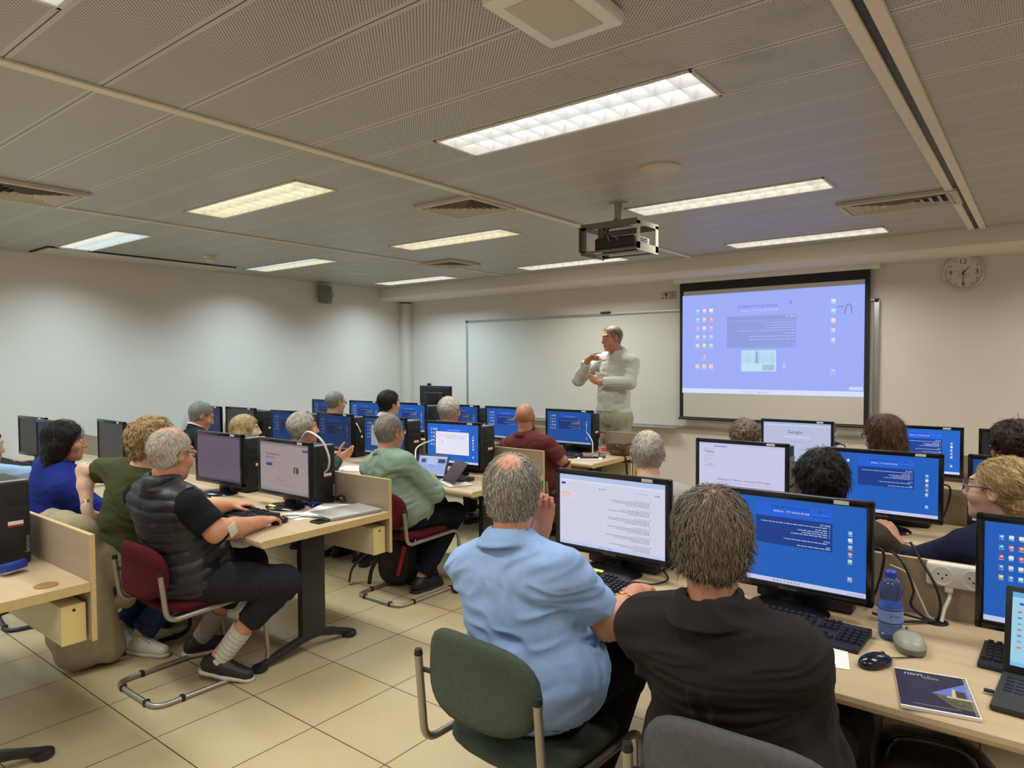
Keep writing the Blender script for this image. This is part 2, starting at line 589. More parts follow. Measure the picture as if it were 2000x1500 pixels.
for x_, k_, n_ in ((LX[0], 'cool', 'above the aisle'), (LX[1], 'warm', 'in the middle bay'), (LX[2], 'warm', 'by the left wall')):
    troffer(x_, -1.3, k_, 'louvred ceiling light at the back of the room, %s' % n_)
for y_, n_ in zip(LY, ('fourth', 'third', 'second', 'first')):
    troffer(.12, y_, 'white', 'louvred ceiling light right of the double ceiling bar, %s from the screen' % n_)


# ------------------------------------------------------------------ ceiling fittings
M_hole = mat('vent_dark', (.02, .018, .016), .8)
M_vent = mat('vent_paint', srgb(196, 186, 172), .5)


def vent(x, y, label, a=.60, bw=.52):
    t = empty('air_vent', (x, y, HC), 0, label, 'air vent', 'square air vents in the ceiling')
    f = MB()
    for s in (-1, 1):
        f.box((0, s * (bw / 2 - .016), -.013), (a, .032, .026), bevel=.004)
        f.box((s * (a / 2 - .016), 0, -.013), (.032, bw - .06, .026), bevel=.004)
    f.build('frame', M_vent, t)
    d = MB(); d.box((0, 0, -.001), (a - .06, bw - .06, .002)); d.build('duct_shade', M_hole, t)  # dark sheet painted as the duct's inner shade, ceiling is solid behind it
    l = MB()
    n = 6
    hx0, hy0 = a / 2 - .04, bw / 2 - .04
    for i in range(n):
        q = 1 - i / n
        hx, hy = hx0 * q, hy0 * q                    # flared lower edge
        kx, ky = hx0 * max(q - .105, .01), hy0 * max(q - .105, .01)      # upper edge nearer the middle
        o = [(-hx, -hy, -.025), (hx, -hy, -.025), (hx, hy, -.025), (-hx, hy, -.025)]
        p = [(-kx, -ky, -.004), (kx, -ky, -.004), (kx, ky, -.004), (-kx, ky, -.004)]
        l.pydata(o + p, [(k, (k + 1) % 4, 4 + (k + 1) % 4, 4 + k) for k in range(4)])
    l.build('louvre', M_vent, t)
    return t


vent(-2.99, 3.36, 'square ceiling vent beside the middle ceiling bar, above the aisle', .50, .44)
vent(-.76, 5.03, 'wide louvred ceiling vent above the clock end of the front wall', .66, .42)
vent(-4.85, 5.2, 'small dark ceiling vent far off near the front left lights', .48, .44)
vent(-4.72, 1.45, 'ceiling vent with a broken grille at the left edge of the picture', .50, .52)


def disc(name, x, y, r, h, label, cat, m):
    b = MB(); b.lathe([(r, 0), (r, -h * .5), (r * .9, -h), (r * .3, -h * 1.05), (0.0, -h * 1.05)], 28)
    o = b.build(name, m); o.location = (x, y, HC); tag(o, label, cat)
    return o


disc('ceiling_speaker', -1.606, 3.344, .105, .012, 'round flat ceiling speaker between the two right hand lights', 'ceiling speaker', M_vent)
disc('ceiling_speaker', -6.176, 5.095, .105, .008, 'round flat ceiling speaker near the far left corner', 'ceiling speaker', M_vent)
t = empty('smoke_detector', (-6.249, 3.402, HC), 0, 'small round smoke detector on the ceiling near the left wall', 'smoke detector')
b = MB(); b.lathe([(.06, 0), (.06, -.014), (.052, -.02), (0, -.02)]); b.build('base', M_ivory, t)
b = MB(); b.lathe([(.045, -.018), (.045, -.045), (.034, -.055), (0, -.056)]); b.build('sensor', M_ivory, t)
# white box on the ceiling at the top edge
t = empty('access_point', (-1.10, 1.62, HC), 0, 'white box shaped wireless access point hanging from the ceiling', 'access point')
b = MB(); b.box((0, 0, -.022), (.26, .34, .044), bevel=.012); b.build('body', M_white, t)
b = MB(); b.box((0, 0, -.0455), (.17, .24, .004), bevel=.0015); b.build('cover', M_vent, t)
# shallow hatch next to the left wall
t = empty('ceiling_hatch', (-6.98, 3.1, HC), 0, 'long shallow hatch panel in the ceiling along the left wall', 'hatch')
b = MB(); b.box((0, 0, -.008), (.42, 1.7, .016), bevel=.002); b.build('panel', M_vent, t)
b = MB(); b.box((.216, 0, -.006), (.012, 1.74, .012)); b.box((0, -.866, -.006), (.44, .012, .012)); b.build('gap', M_hole, t)

# ------------------------------------------------------------------ projector in its cage
t = empty('projector', (-2.181, 3.93, HC), R(0), 'projector in an open metal security cage hanging from the ceiling', 'projector')
M_cage = mat('cage_grey', srgb(120, 112, 104), .45, .3)
M_cagew = mat('cage_light', srgb(190, 186, 172), .45)
b = MB(); b.cyl((0, 0, 0), (0, 0, -.16), .024); b.lathe([(.06, 0), (.06, -.008), (.02, -.012), (0, -.012)]); b.build('pole', M_steel, t)
b = MB()
X0, X1, Y0, Y1, Z0, Z1 = -.20, .20, -.13, .16, -.315, -.155
r_ = .040
for yy in (Y0, Y1):
    for zz in (Z0, Z1):
        b.box(((X0 + X1) / 2, yy, zz), (X1 - X0, .004, r_) if zz == Z1 else (X1 - X0, .004, .012))
for yy in (Y0, Y1): b.box((X0, yy, (Z0 + Z1) / 2), (.004, .05, Z1 - Z0)); b.box((X0 + .02, yy, (Z0 + Z1) / 2), (.04, .004, Z1 - Z0))
for zz in (Z0, Z1): b.box((X0, (Y0 + Y1) / 2, zz), (.004, Y1 - Y0, .03))
b.box((0, (Y0 + Y1) / 2, Z0), (.30, .05, .004)); b.box((0, Y0 + .03, Z0), (.4, .03, .004))
b.box((0, 0, Z1 + .002), (.2, .06, .006)); b.box((-.08, -.05, -.2), (.08, .006, .16)); b.cyl((-.1, -.05, -.15), (-.1, -.05, -.125), .02)
b.build('cage', M_cage, t)
b = MB()
for (cy, cz, sy, sz) in ((Y0 + .02, (Z0 + Z1) / 2, .04, .17), (Y1 - .02, (Z0 + Z1) / 2, .04, .17), ((Y0 + Y1) / 2, Z1, .29, .03), ((Y0 + Y1) / 2, Z0 + .01, .29, .05)):
    b.box((X1, cy, cz), (.005, sy, sz))
b.build('side_plate', M_cagew, t)
b = MB(); b.box((.02, .02, -.265), (.29, .22, .08), bevel=.012)
b.build('body', M_dark, t)
b = MB(); b.box((.166, .02, -.262), (.004, .17, .06))
for i in range(8):
    for j in range(4): b.box((.169, -.04 + i * .015, -.282 + j * .013), (.002, .009, .008), mi=1)
b.build('grille', [M_white, M_hole], t)
b = MB(); b.cyl((-.09, .10, -.265), (-.09, .145, -.265), .032, .03); b.cyl((-.09, .146, -.265), (-.09, .148, -.265), .026, .026, mi=1); b.build('lens', [M_black, M_gloss], t)
b = MB()
for k in range(4):
    random.seed(k)
    b.tube(spline([(0, -.02, -.10), (-.03 - .02 * k, -.06, -.16), (-.05 + .03 * k, -.09, -.24), (-.02 + .02 * k, -.04, -.29)], 8), .004, 6, k % 2)
b.build('cable', [M_black, M_steel], t)

# ------------------------------------------------------------------ wall speaker, clock, notice
t = empty('wall_speaker', (-7.22, 5.45, 2.43), R(-55), 'small grey loudspeaker high on the left wall near the corner', 'loudspeaker')
b = MB(); b.box((0, 0, 0), (.17, .12, .22), bevel=.008); b.build('cabinet', mat('speaker_grey', srgb(120, 116, 110), .6), t)
b = MB(); b.box((0, -.062, 0), (.15, .004, .20), bevel=.001); b.build('grille', mat('speaker_mesh', srgb(140, 136, 130), .8, bump=(300, .6)), t)
b = MB(); b.lathe([(.012, 0), (.012, .003), (0, .003)], M=Matrix.Translation((0, -.064, .01)) @ Matrix.Rotation(R(90), 4, 'X')); b.build('badge', M_silver, t)
b = MB(); b.box((0, .07, 0), (.05, .06, .06)); b.build('bracket', M_steel, t)

# clock at half past one
t = empty('wall_clock', (-.552, YF, 2.297), 0, 'round white wall clock with large black numerals and silver rim', 'clock')
t.rotation_euler = (R(90), 0, 0)
M_face = mat('clock_face', srgb(214, 212, 198), .5)
b = MB(); b.lathe([(.128, .012), (.132, .03), (.140, .034), (.150, .028), (.152, 0), (.12, 0)], 48); b.build('rim', mat('clock_rim', srgb(196, 198, 196), .3, .5), t)
b = MB(); b.lathe([(.132, .010), (.132, .0135), (0, .0135)], 48); b.build('dial', M_face, t)
b = MB()
for h in range(1, 13):
    a = R(90 - 30 * h)
    big = h % 3 == 0
    vs, fs, wd = text_geo(str(h), .058 if big else .026)
    rr = .092 if big else .108
    cx, cy = rr * math.cos(a) - wd / 2, rr * math.sin(a) - (.020 if big else .009)
    b.pydata([(v[0] + cx, v[1] + cy, .0142) for v in vs], fs, 0)
for k in range(60):
    a = R(6 * k); c, s = math.cos(a), math.sin(a)
    r0, r1, wdt = (.118, .127, .0014) if k % 5 == 0 else (.122, .127, .0006)
    b.pydata([(r0 * c - wdt * s, r0 * s + wdt * c, .0142), (r1 * c - wdt * s, r1 * s + wdt * c, .0142), (r1 * c + wdt * s, r1 * s - wdt * c, .0142), (r0 * c + wdt * s, r0 * s - wdt * c, .0142)], [(0, 1, 2, 3)], 0)
for s_, yy, sz in (('QUARTZ', -.028, .02), ('office time', -.046, .014)):
    vs, fs, wd = text_geo(s_, sz); b.pydata([(v[0] - wd / 2, v[1] + yy, .0142) for v in vs], fs, 1)
b.flat('numerals', [M_black, M_red], t)


def hand(ang, l, wdt, z, mi=0):
    b = MB(); a = R(90 - ang)
    M = Matrix.Rotation(a, 4, 'Z')
    b.pydata([(-.02, -wdt, z), (l, -wdt * .5, z), (l, wdt * .5, z), (-.02, wdt, z)], [(0, 1, 2, 3)], 0, M=M)
    b.lathe([(.007, z), (.007, z + .002), (0, z + .002)], 12)
    return b


hand(45, .062, .0045, .0165).build('hour_hand', M_black, t)
hand(182, .098, .003, .0185).build('minute_hand', M_black, t)
hand(278, .09, .0012, .0205).build('second_hand', M_red, t)

t = empty('wall_notice', (-3.217, YF - .002, 2.272), 0, 'small paper notice with a black symbol and lines of print beside the screen', 'notice')
b = MB(); b.box((0, 0, 0), (.19, .002, .085)); b.build('sheet', mat('notice_paper', srgb(200, 190, 172), .8), t)
b = MB()
b.pydata([(-.05, -.002, .02), (.0, -.002, .02), (-.025, -.002, -.012)], [(0, 1, 2)])
b.pydata([(-.03, -.002, -.012), (-.02, -.002, -.012), (-.02, -.002, -.025), (-.03, -.002, -.025)], [(0, 1, 2, 3)])
b.pydata([(-.045, -.002, -.025), (-.005, -.002, -.025), (-.005, -.002, -.028), (-.045, -.002, -.028)], [(0, 1, 2, 3)])
b.pydata([(-.066 + .008 * math.cos(k), -.002, -.026 + .008 * math.sin(k)) for k in np.linspace(0, 5.6, 9)], [tuple(range(9))])
for i, (x0, x1) in enumerate(((-.055, .085), (.01, .085), (.005, .085), (0, .085))):
    z = .035 - i * .02
    b.quad((x0, -.002, z), (x1, -.002, z), (x1, -.002, z - .005), (x0, -.002, z - .005))
b.flat('print', [mat('faded_ink', srgb(60, 52, 44), .8)], t)

# ------------------------------------------------------------------ whiteboard and projection screen
M_wb = mat('whiteboard', srgb(214, 212, 204), .22)
t = empty('whiteboard', (0, YF, 0), 0, 'long whiteboard with a thin aluminium frame on the front wall', 'whiteboard')
WX0, WX1, WZ0, WZ1 = -6.10, -1.20, .86, 2.10
b = MB(); b.box(((WX0 + WX1) / 2, -.012, (WZ0 + WZ1) / 2), (WX1 - WX0, .016, WZ1 - WZ0)); b.build('board', M_wb, t)
b = MB()
for z in (WZ0, WZ1): b.box(((WX0 + WX1) / 2, -.014, z), (WX1 - WX0 + .03, .028, .03), bevel=.004)
for x in (WX0, WX1): b.box((x, -.014, (WZ0 + WZ1) / 2), (.03 if x == WX0 else .05, .028, WZ1 - WZ0), bevel=.004)
b.build('frame', M_silver, t)
b = MB()
for x in (WX0, WX1):
    for z in (WZ0, WZ1): b.box((x, -.014, z), (.036, .032, .036), bevel=.006)
b.build('corner', M_black, t)
b = MB(); b.box((-4.2, -.05, WZ0 - .012), (2.2, .09, .012), bevel=.003); b.build('pen_tray', M_silver, t)
b = MB(); b.box((-3.98, -.03, WZ1 + .022), (.12, .035, .022), bevel=.006)
o = b.build('board_eraser', M_dark); o.location = (0, YF, 0); tag(o, 'small eraser lying on the top edge of the whiteboard', 'eraser')

t = empty('projection_screen', (0, 6.83, 0), 0, 'pull down projection screen with black borders showing a blue computer desktop', 'projection screen')
b = MB(); b.box((-2.145, .01, 2.42), (1.95, .085, .085), bevel=.012)
b.build('housing', M_white, t)
vs, fs, wd = text_geo('SCREEN', .022)
b = MB(); b.pydata([(-1.34 + v[0], -.0345, 2.415 + v[1]) for v in vs], fs); b.flat('logo', [mat('grey_ink', (.2, .2, .2), .6)], t)
SX0, SX1, SZ0, SZ1 = -3.055, -1.245, .965, 2.385
b = MB(); b.box(((SX0 + SX1) / 2, 0, (SZ0 + SZ1) / 2), (SX1 - SX0, .003, SZ1 - SZ0)); b.build('border', mat('screen_black', (.012, .012, .014), .7), t)
b = MB(); b.box(((SX0 + SX1) / 2, -.003, 1.635), (SX1 - SX0 - .085, .003, 1.31)); b.build('fabric', mat('screen_white', srgb(206, 203, 194), .85), t)
b = MB(); b.cyl((SX0 - .01, 0, SZ0 - .005), (SX1 + .01, 0, SZ0 - .005), .012); b.build('weight_bar', M_black, t)
# ------------------------------------------------------------------ computer pictures
def picture(kind):
    """rectangles (x0, y0, x1, y1, colour) and words (string, x, y, size, colour, align) in a 0..1 frame"""
    rects, words = [], []
    rnd = random.Random(hash(kind) % 9 if False else sum(map(ord, kind)))
    WH, GREY, INK = srgb(214, 214, 232), srgb(150, 150, 165), srgb(70, 70, 85)

    def line(x0, x1, y, h, c, right=True):
        x = x1 if right else x0
        while (x > x0) if right else (x < x1):
            wd = rnd.uniform(.010, .034)
            if right: rects.append((max(x0, x - wd), y, x, y + h, c)); x -= wd + .005
            else: rects.append((x, y, min(x1, x + wd), y + h, c)); x += wd + .005

    def icon(x, y, c, c2=WH, s=.013):
        rects.append((x - s, y - s * 1.5, x + s, y + s * 1.5, c))
        rects.append((x - s * .4, y - s * .6, x + s * .7, y + s * .8, c2))
        line(x - s, x + s, y - s * 2.6, .006, WH)

    def desktop(left=True, right=True, panel=True):
        rects.append((0, 0, 1, 1, srgb(33, 96, 188)))
        if panel:
            rects.append((.28, .78, .785, .94, srgb(36, 98, 214)))
            words.append(('םיבשחמל םיאבה םיכורב', .64, .885, .034, srgb(16, 40, 120), 'r'))
            words.append(('תודבעמ - 779 בושחמ תכימת', .64, .838, .027, srgb(205, 215, 240), 'r'))
            rects.append((.665, .85, .775, .858, srgb(60, 130, 225)))
            rects.append((.66, .83, .775, .836, srgb(14, 60, 150)))
            words.append(('^', .715, .855, .07, srgb(14, 50, 140), 'c'))
            rects.append((.275, .455, .79, .78, srgb(26, 62, 142)))
            words.append((':בל ומיש', .775, .735, .026, srgb(225, 230, 245), 'r'))
            for y, x0 in ((.712, .31), (.682, .68), (.658, .56), (.634, .59), (.610, .52)):
                line(x0, .755, y, .0085, srgb(190, 202, 232)); rects.append((.768, y, .774, y + .008, srgb(190, 202, 232)))
            words.append((':הרעה', .775, .555, .022, srgb(225, 230, 245), 'r'))
            line(.47, .755, .535, .0085, srgb(190, 202, 232))
            line(.56, .775, .475, .0085, srgb(190, 202, 232)); line(.75, .775, .495, .008, srgb(190, 202, 232))
        if right:
            for i, c in enumerate((srgb(120, 190, 220), srgb(220, 240, 250), srgb(170, 190, 220), srgb(210, 140, 110), srgb(170, 220, 200))):
                icon(.90, .70 - i * .078, c)
            icon(.90, .19, srgb(190, 210, 230), srgb(90, 140, 200))
        if left:
            cs = [srgb(60, 170, 230), srgb(235, 235, 235), srgb(235, 240, 245), srgb(40, 170, 190), srgb(235, 120, 100), srgb(220, 120, 60), srgb(215, 70, 80),
                  srgb(235, 235, 240), srgb(225, 100, 120), srgb(90, 130, 210), srgb(200, 210, 220), srgb(240, 235, 220), srgb(225, 190, 90), srgb(110, 150, 210), srgb(180, 220, 240)]
            for i in range(15): icon(.085 + .048 * (i % 3), .86 - (i // 3) * .10, cs[i], srgb(240, 240, 245), .012)
        rects.append((0, 0, 1, .055, srgb(200, 206, 236)))
        for i in range(8): rects.append((.40 + i * .024, .018, .412 + i * .024, .038, (srgb(60, 110, 200), srgb(120, 120, 140), srgb(70, 160, 180), srgb(210, 110, 100))[i % 4]))
        line(.88, .985, .02, .012, srgb(150, 158, 190))

    if kind == 'desktop': desktop()
    elif kind == 'desktop_plain': desktop(panel=False, right=False)
    elif kind == 'desktop_window':
        desktop()
        rects.append((.17, .22, .82, .80, srgb(222, 222, 236)))
        line(.22, .78, .70, .012, GREY)
        for x in (.40, .44, .48, .52, .60, .65, .70): rects.append((x, .64, x + .018, .67, srgb(110, 110, 130)))
        words.append(('#', .30, .52, .06, GREY, 'c'))
    elif kind == 'desktop_table':
        desktop(left=False)
        rects.append((.40, .10, .74, .44, srgb(214, 226, 236)))
        for i in range(6): rects.append((.42, .14 + i * .05, .72, .145 + i * .05, GREY))
        for i in range(7): rects.append((.42 + i * .05, .14, .423 + i * .05, .39, GREY))
    elif kind == 'document':
        rects.append((0, 0, 1, 1, srgb(206, 206, 228)))
        rects.append((0, .93, 1, 1, srgb(176, 192, 226))); rects.append((0, .905, 1, .93, srgb(214, 216, 236)))
        rects.append((.02, .855, .062, .885, srgb(28, 62, 160)))
        rects.append((.02, .66, .15, .75, srgb(226, 206, 206)))
        line(.025, .12, .73, .006, srgb(190, 120, 110), False); line(.025, .11, .705, .006, srgb(200, 150, 140), False); line(.025, .07, .68, .006, srgb(200, 150, 140), False)
        for x in (.40, .425, .447): rects.append((x, .83, x + .008, .845, INK))
        line(.90, .95, .83, .009, INK); line(.74, .85, .835, .006, GREY)
        y = .73
        for blk in range(6):
            words.append(('•', .865, y - .008, .04, INK, 'c'))
            line(.72, .85, y, .006, GREY); y -= .022
            for x0 in (rnd.uniform(.46, .62), rnd.uniform(.45, .6), rnd.uniform(.62, .74)):
                line(x0, .86, y, .0062, srgb(104, 104, 122)); y -= .022
            y -= .032
        rects.append((0, 0, 1, .05, srgb(188, 200, 230)))
        for i in range(8): rects.append((.40 + i * .022, .016, .411 + i * .022, .034, (srgb(60, 110, 200), srgb(120, 120, 140), srgb(70, 160, 180), srgb(210, 90, 100))[i % 4]))
    elif kind == 'google':
        rects.append((0, 0, 1, 1, srgb(182, 188, 216)))
        rects.append((0, .95, 1, 1, srgb(150, 178, 214))); rects.append((0, .91, 1, .95, srgb(196, 202, 226)))
        words.append(('Google', .48, .72, .095, srgb(78, 82, 108), 'c'))
        rects.append((.30, .61, .70, .66, srgb(198, 202, 226)))
        for x in (.42, .47, .53, .58): rects.append((x, .50, x + .02, .535, srgb(150, 156, 186)))
        rects.append((0, 0, 1, .05, srgb(200, 206, 230)))
    elif kind == 'article':
        rects.append((0, 0, 1, 1, srgb(196, 198, 228)))
        rects.append((0, .955, 1, 1, srgb(186, 190, 222)))
        rects.append((.18, .925, .34, .94, srgb(70, 120, 200)))
        words.append(('Teams', .065, .80, .062, srgb(70, 72, 96), 'l'))
        for i, y in enumerate((.88, .845, .74, .70, .66, .62, .56, .535)): line(.065, .13 + .09 * rnd.random(), y, .007, GREY, False)
        rects.append((.135, .575, .152, .585, INK))
        words.append(('Including your Calendar, every view of Two Apps', .53, .285, .040, srgb(58, 60, 84), 'c'))
        line(.19, .84, .235, .007, GREY, False)
        line(.16, .30, .14, .008, srgb(110, 110, 130), False); line(.60, .74, .10, .008, srgb(110, 110, 130), False)
        words.append(('Plus', .50, .085, .03, srgb(60, 62, 110), 'c'))
        rects.append((.09, .10, .115, .135, GREY))
        rects.append((0, 0, 1, .045, srgb(188, 196, 226)))
    elif kind == 'webpage':
        rects.append((0, 0, 1, 1, srgb(186, 172, 170)))
        rects.append((0, .955, 1, 1, srgb(150, 140, 142))); line(.03, .5, .93, .008, srgb(140, 128, 128), False)
        words.append(('Show leads are', .13, .735, .062, srgb(96, 66, 66), 'l'))
        words.append(('important', .13, .665, .062, srgb(96, 66, 66), 'l'))
        line(.13, .46, .60, .008, srgb(140, 120, 120), False)
        rects.append((.13, .515, .26, .575, srgb(60, 76, 130)))
        rects.append((.88, .86, 1, .905, srgb(76, 98, 160)))
        rects.append((.70, .42, .80, .54, srgb(110, 60, 56))); rects.append((.725, .42, .75, .52, srgb(200, 180, 176)))
        words.append(('L', .735, .73, .05, srgb(80, 66, 66), 'c'))
        words.append(('Featured work', .44, .235, .04, srgb(120, 100, 98), 'c'))
        line(.20, .72, .19, .007, srgb(160, 146, 144), False); line(.30, .76, .15, .007, srgb(160, 146, 144), False)
        rects.append((0, 0, 1, .05, srgb(168, 156, 160)))
    elif kind == 'list':
        rects.append((0, 0, 1, 1, srgb(120, 104, 122)))
        rects.append((0, .95, 1, 1, srgb(104, 90, 108)))
        for i in range(22): line(.06, rnd.uniform(.55, .93), .90 - i * .037, .009, srgb(104, 88, 106), False)
        rects.append((0, 0, 1, .045, srgb(90, 78, 104)))
    elif kind == 'dim_desktop':
        desktop()
    elif kind == 'video_call':
        rects.append((0, 0, 1, 1, srgb(40, 38, 42)))
        rects.append((.10, .72, .90, .97, srgb(186, 192, 220))); rects.append((.25, .76, .45, .80, srgb(60, 60, 80)))
        rects.append((.3, .55, .4, .6, srgb(190, 180, 180)))
    elif kind == 'mail_cyan':
        rects.append((0, 0, 1, 1, srgb(156, 204, 226)))
        rects.append((0, .93, 1, 1, srgb(96, 172, 216)))
        rects.append((.05, .83, .10, .86, srgb(40, 80, 190)))
        for i in range(14): line(.16 + .04 * (i % 2), rnd.uniform(.5, .95), .82 - i * .055, .008, srgb(110, 160, 190), False)
        for i in range(7): rects.append((.04, .72 - i * .08, .07, .745 - i * .08, (srgb(200, 120, 110), srgb(90, 130, 190), srgb(120, 160, 190))[i % 3]))
        rects.append((0, 0, 1, .05, srgb(130, 186, 222)))
    elif kind == 'laptop_page':
        rects.append((0, 0, 1, 1, srgb(150, 170, 224)))
        rects.append((0, .93, 1, 1, srgb(190, 200, 236)))
        rects.append((.1, .66, .26, .84, srgb(70, 66, 110))); rects.append((.70, .66, .95, .86, srgb(56, 60, 110)))
        words.append(('Academy', .48, .50, .07, srgb(60, 60, 120), 'c'))
        rects.append((.32, .56, .66, .90, srgb(176, 190, 232)))
        line(.3, .66, .44, .012, srgb(110, 120, 180), False)
        rects.append((0, 0, 1, .07, srgb(190, 200, 236)))
    elif kind == 'dark':
        rects.append((0, 0, 1, 1, srgb(84, 80, 80)))
        words.append(('+', .45, .45, .05, srgb(60, 58, 58), 'c'))
    elif kind == 'projected':
        P = lambda r, g, b: srgb(r, g, b)
        rects.append((0, 0, 1, 1, P(156, 172, 246)))
        cs = [P(130, 200, 250), P(225, 205, 220), P(235, 235, 245), P(130, 200, 240), P(240, 200, 150), P(240, 150, 140), P(220, 150, 190), P(200, 220, 250), P(235, 160, 190),
              P(190, 205, 250), P(180, 195, 250), P(180, 195, 250), P(205, 205, 245), P(245, 215, 120), P(150, 225, 240)]
        for i in range(15):
            icon(.095 + .042 * (i % 3), .84 - (i // 3) * .088, cs[i], P(240, 240, 250), .011)
        icon(.137, .37, P(200, 170, 190)); [icon(.095 + .042 * i, .275, P(235, 205, 190)) for i in range(3)]
        rects.append((.275, .455, .66, .765, P(142, 156, 222)))
        words.append(('םיבשחמל םיאבה םיכורב', .56, .845, .030, P(106, 104, 196), 'r'))
        words.append(('תודבעמ - 779 בושחמ תכימת', .56, .805, .024, P(196, 206, 252), 'r'))
        words.append(('^', .63, .84, .06, P(90, 116, 220), 'c'))
        words.append((':בל ומיש', .655, .74, .022, P(222, 228, 255), 'r'))
        for y, x0 in ((.715, .29), (.69, .46), (.665, .49), (.64, .50), (.615, .34), (.585, .60), (.56, .40), (.53, .40), (.49, .62), (.468, .49)):
            line(x0, .655, y, .007, P(188, 200, 255))
        rects.append((.36, .225, .555, .43, P(190, 226, 244)))
        for i in range(7): rects.append((.365, .30 + i * .017, .55, .303 + i * .017, P(120, 140, 180)))
        for i in range(12): rects.append((.37 + i * .015, .3, .372 + i * .015, .42, P(150, 170, 200)))
        rects.append((.48, .235, .545, .29, P(150, 170, 190))); rects.append((.44, .30, .456, .42, P(110, 140, 210)))
        rects.append((.59, .26, .605, .30, P(180, 196, 250)))
        for i, c in enumerate((P(210, 220, 255), P(170, 225, 255), P(230, 225, 170), P(190, 205, 250), P(190, 205, 250))):
            icon(.85, .87 - i * .088, c, P(230, 236, 255), .011)
        icon(.85, .235, P(165, 185, 250)); rects.append((.93, .06, .995, .09, P(200, 212, 255)))
        rects.append((0, 0, 1, .048, P(214, 222, 252)))
        for i in range(8): rects.append((.37 + i * .022, .014, .382 + i * .022, .03, (P(150, 170, 230), P(180, 180, 220), P(150, 200, 230), P(220, 190, 200))[i % 4]))
    return rects, words


def screen_mesh(name, kind, W, H, gain, parent, M):
    """ONE mesh: the lit picture with its writing; M maps (u along x, v along z) to the front of the panel"""
    rects, words = picture(kind)
    mats, idx = [], {}

    def mi(c):
        k = tuple(round(x, 3) for x in c)
        if k not in idx:
            idx[k] = len(mats); mats.append(glow(c, gain))
        return idx[k]
    b = MB()
    y = 0.0
    for i, (x0, y0, x1, y1, c) in enumerate(rects):
        y = -0.00002 * (1 + min(i, 12)) if i else 0
        q = [(x0, y0), (x1, y0), (x1, y1), (x0, y1)]
        b.pydata([((u - .5) * W, y, (v - .5) * H) for u, v in q], [(0, 1, 2, 3)], mi(c), M=M)
    for (s, x, yy, size, c, al) in words:
        vs, fs, wd = text_geo(s, size * H * 1.25)
        ox = (x - .5) * W - (wd if al == 'r' else wd / 2 if al == 'c' else 0)
        b.pydata([(v[0] + ox, -.0004, v[1] + (yy - .5) * H) for v in vs], fs, mi(c), M=M)
    return b.flat(name, mats, parent)


screen_mesh('picture', 'projected', 1.735, 1.015, 1.0, t, Matrix.Translation((-2.155, -.006, 1.738)))  # projector's light put in as a self-glowing picture on the fabric, no beam cast
b = MB()
for pts in (((-1.51, 2.045), (-1.50, 2.06), (-1.475, 2.058), (-1.468, 2.04)), ((-1.455, 1.985), (-1.44, 2.045), (-1.425, 2.075), (-1.40, 2.06), (-1.392, 1.99))):
    b.tube(spline([(x, -.0075, z) for x, z in pts], 6), .0022, 5)
b.build('pen_mark', mat('pen_ink', srgb(70, 70, 150), .6), t)

# ------------------------------------------------------------------ desks
DZ = .73


def make_desk(L_, D_, label):
    """origin: aisle end of the front edge on the floor, x runs along -x"""
    t = empty('computer_desk', (0, 0, 0), 0, label, 'desk', 'laminate computer desks in rows')
    b = MB()
    prof = [(0.014, DZ - .036), (0.004, DZ - .030), (0, DZ - .018), (0.004, DZ - .006), (.014, DZ), (D_, DZ), (D_, DZ - .036)]
    n = len(prof)
    vs = [(0, p[0], p[1]) for p in prof] + [(-L_, p[0], p[1]) for p in prof]
    b.pydata(vs, [(i, (i + 1) % n, n + (i + 1) % n, n + i) for i in range(n)], 0, True)
    b.pydata(vs[:n], [tuple(range(n))], 1); b.pydata(vs[n:], [tuple(reversed(range(n)))], 1)
    b.build('desktop', [M_wood, M_edge], t)
    b = MB()
    b.box((-L_ / 2, D_ + .0105, .705), (L_, .018, .41))
    b.build('privacy_panel', M_panel, t)
    b = MB()
    b.box((-L_ / 2, D_ + .0105, .9115), (L_, .018, .003)); b.box((-.001, D_ + .0105, .7055), (.0022, .0185, .4155))
    b.build('edge_strip', M_edge, t)
    b = MB()
    for x in (-.24, -L_ + .24):
        pass
    for x in (-.24, -L_ + .24):
        b = MB()
        b.box((x, D_ * .56, .385), (.045, .15, .62), bevel=.006)
        b.build('leg', M_dark, t)
        b = MB()
        y0, y1 = .13, D_ - .10
        pts = [(x, y0, .022), (x, y0 + .10, .045), (x, D_ * .5, .085), (x, D_ * .62, .088), (x, y1 - .10, .060), (x, y1, .024)]
        b.tube(spline(pts, 5), [.026] * 5 + [.03] * 5 + [.032] * 5 + [.03] * 5 + [.026] * 6, 10, flat=.75)
        for yy in (y0, y1): b.lathe([(.030, 0), (.042, .010), (.040, .026), (.026, .034), (0, .036)], 20, M=Matrix.Translation((x, yy, .001)))
        b.build('foot', M_black, t)
    b = MB(); b.box((-L_ / 2, D_ * .56, .66), (L_ - .5, .05, .05), bevel=.004); b.box((-.24, D_ * .5, .684), (.06, D_ - .2, .016)); b.box((-L_ + .24, D_ * .5, .684), (.06, D_ - .2, .016))
    b.build('crossbeam', M_dark, t)
    b = MB(); b.box((-.33, D_ - .052, .575), (.60, .085, .15), bevel=.004); b.box((-.0285, D_ - .052, .575), (.004, .085, .15), mi=1); b.cyl((-.026, D_ - .05, .63), (-.0255, D_ - .05, .63), .006, n=10, mi=2)
    b.build('cable_tray', [M_ivory, mat('tray_end', srgb(214, 192, 128), .45), M_black], t)
    return t


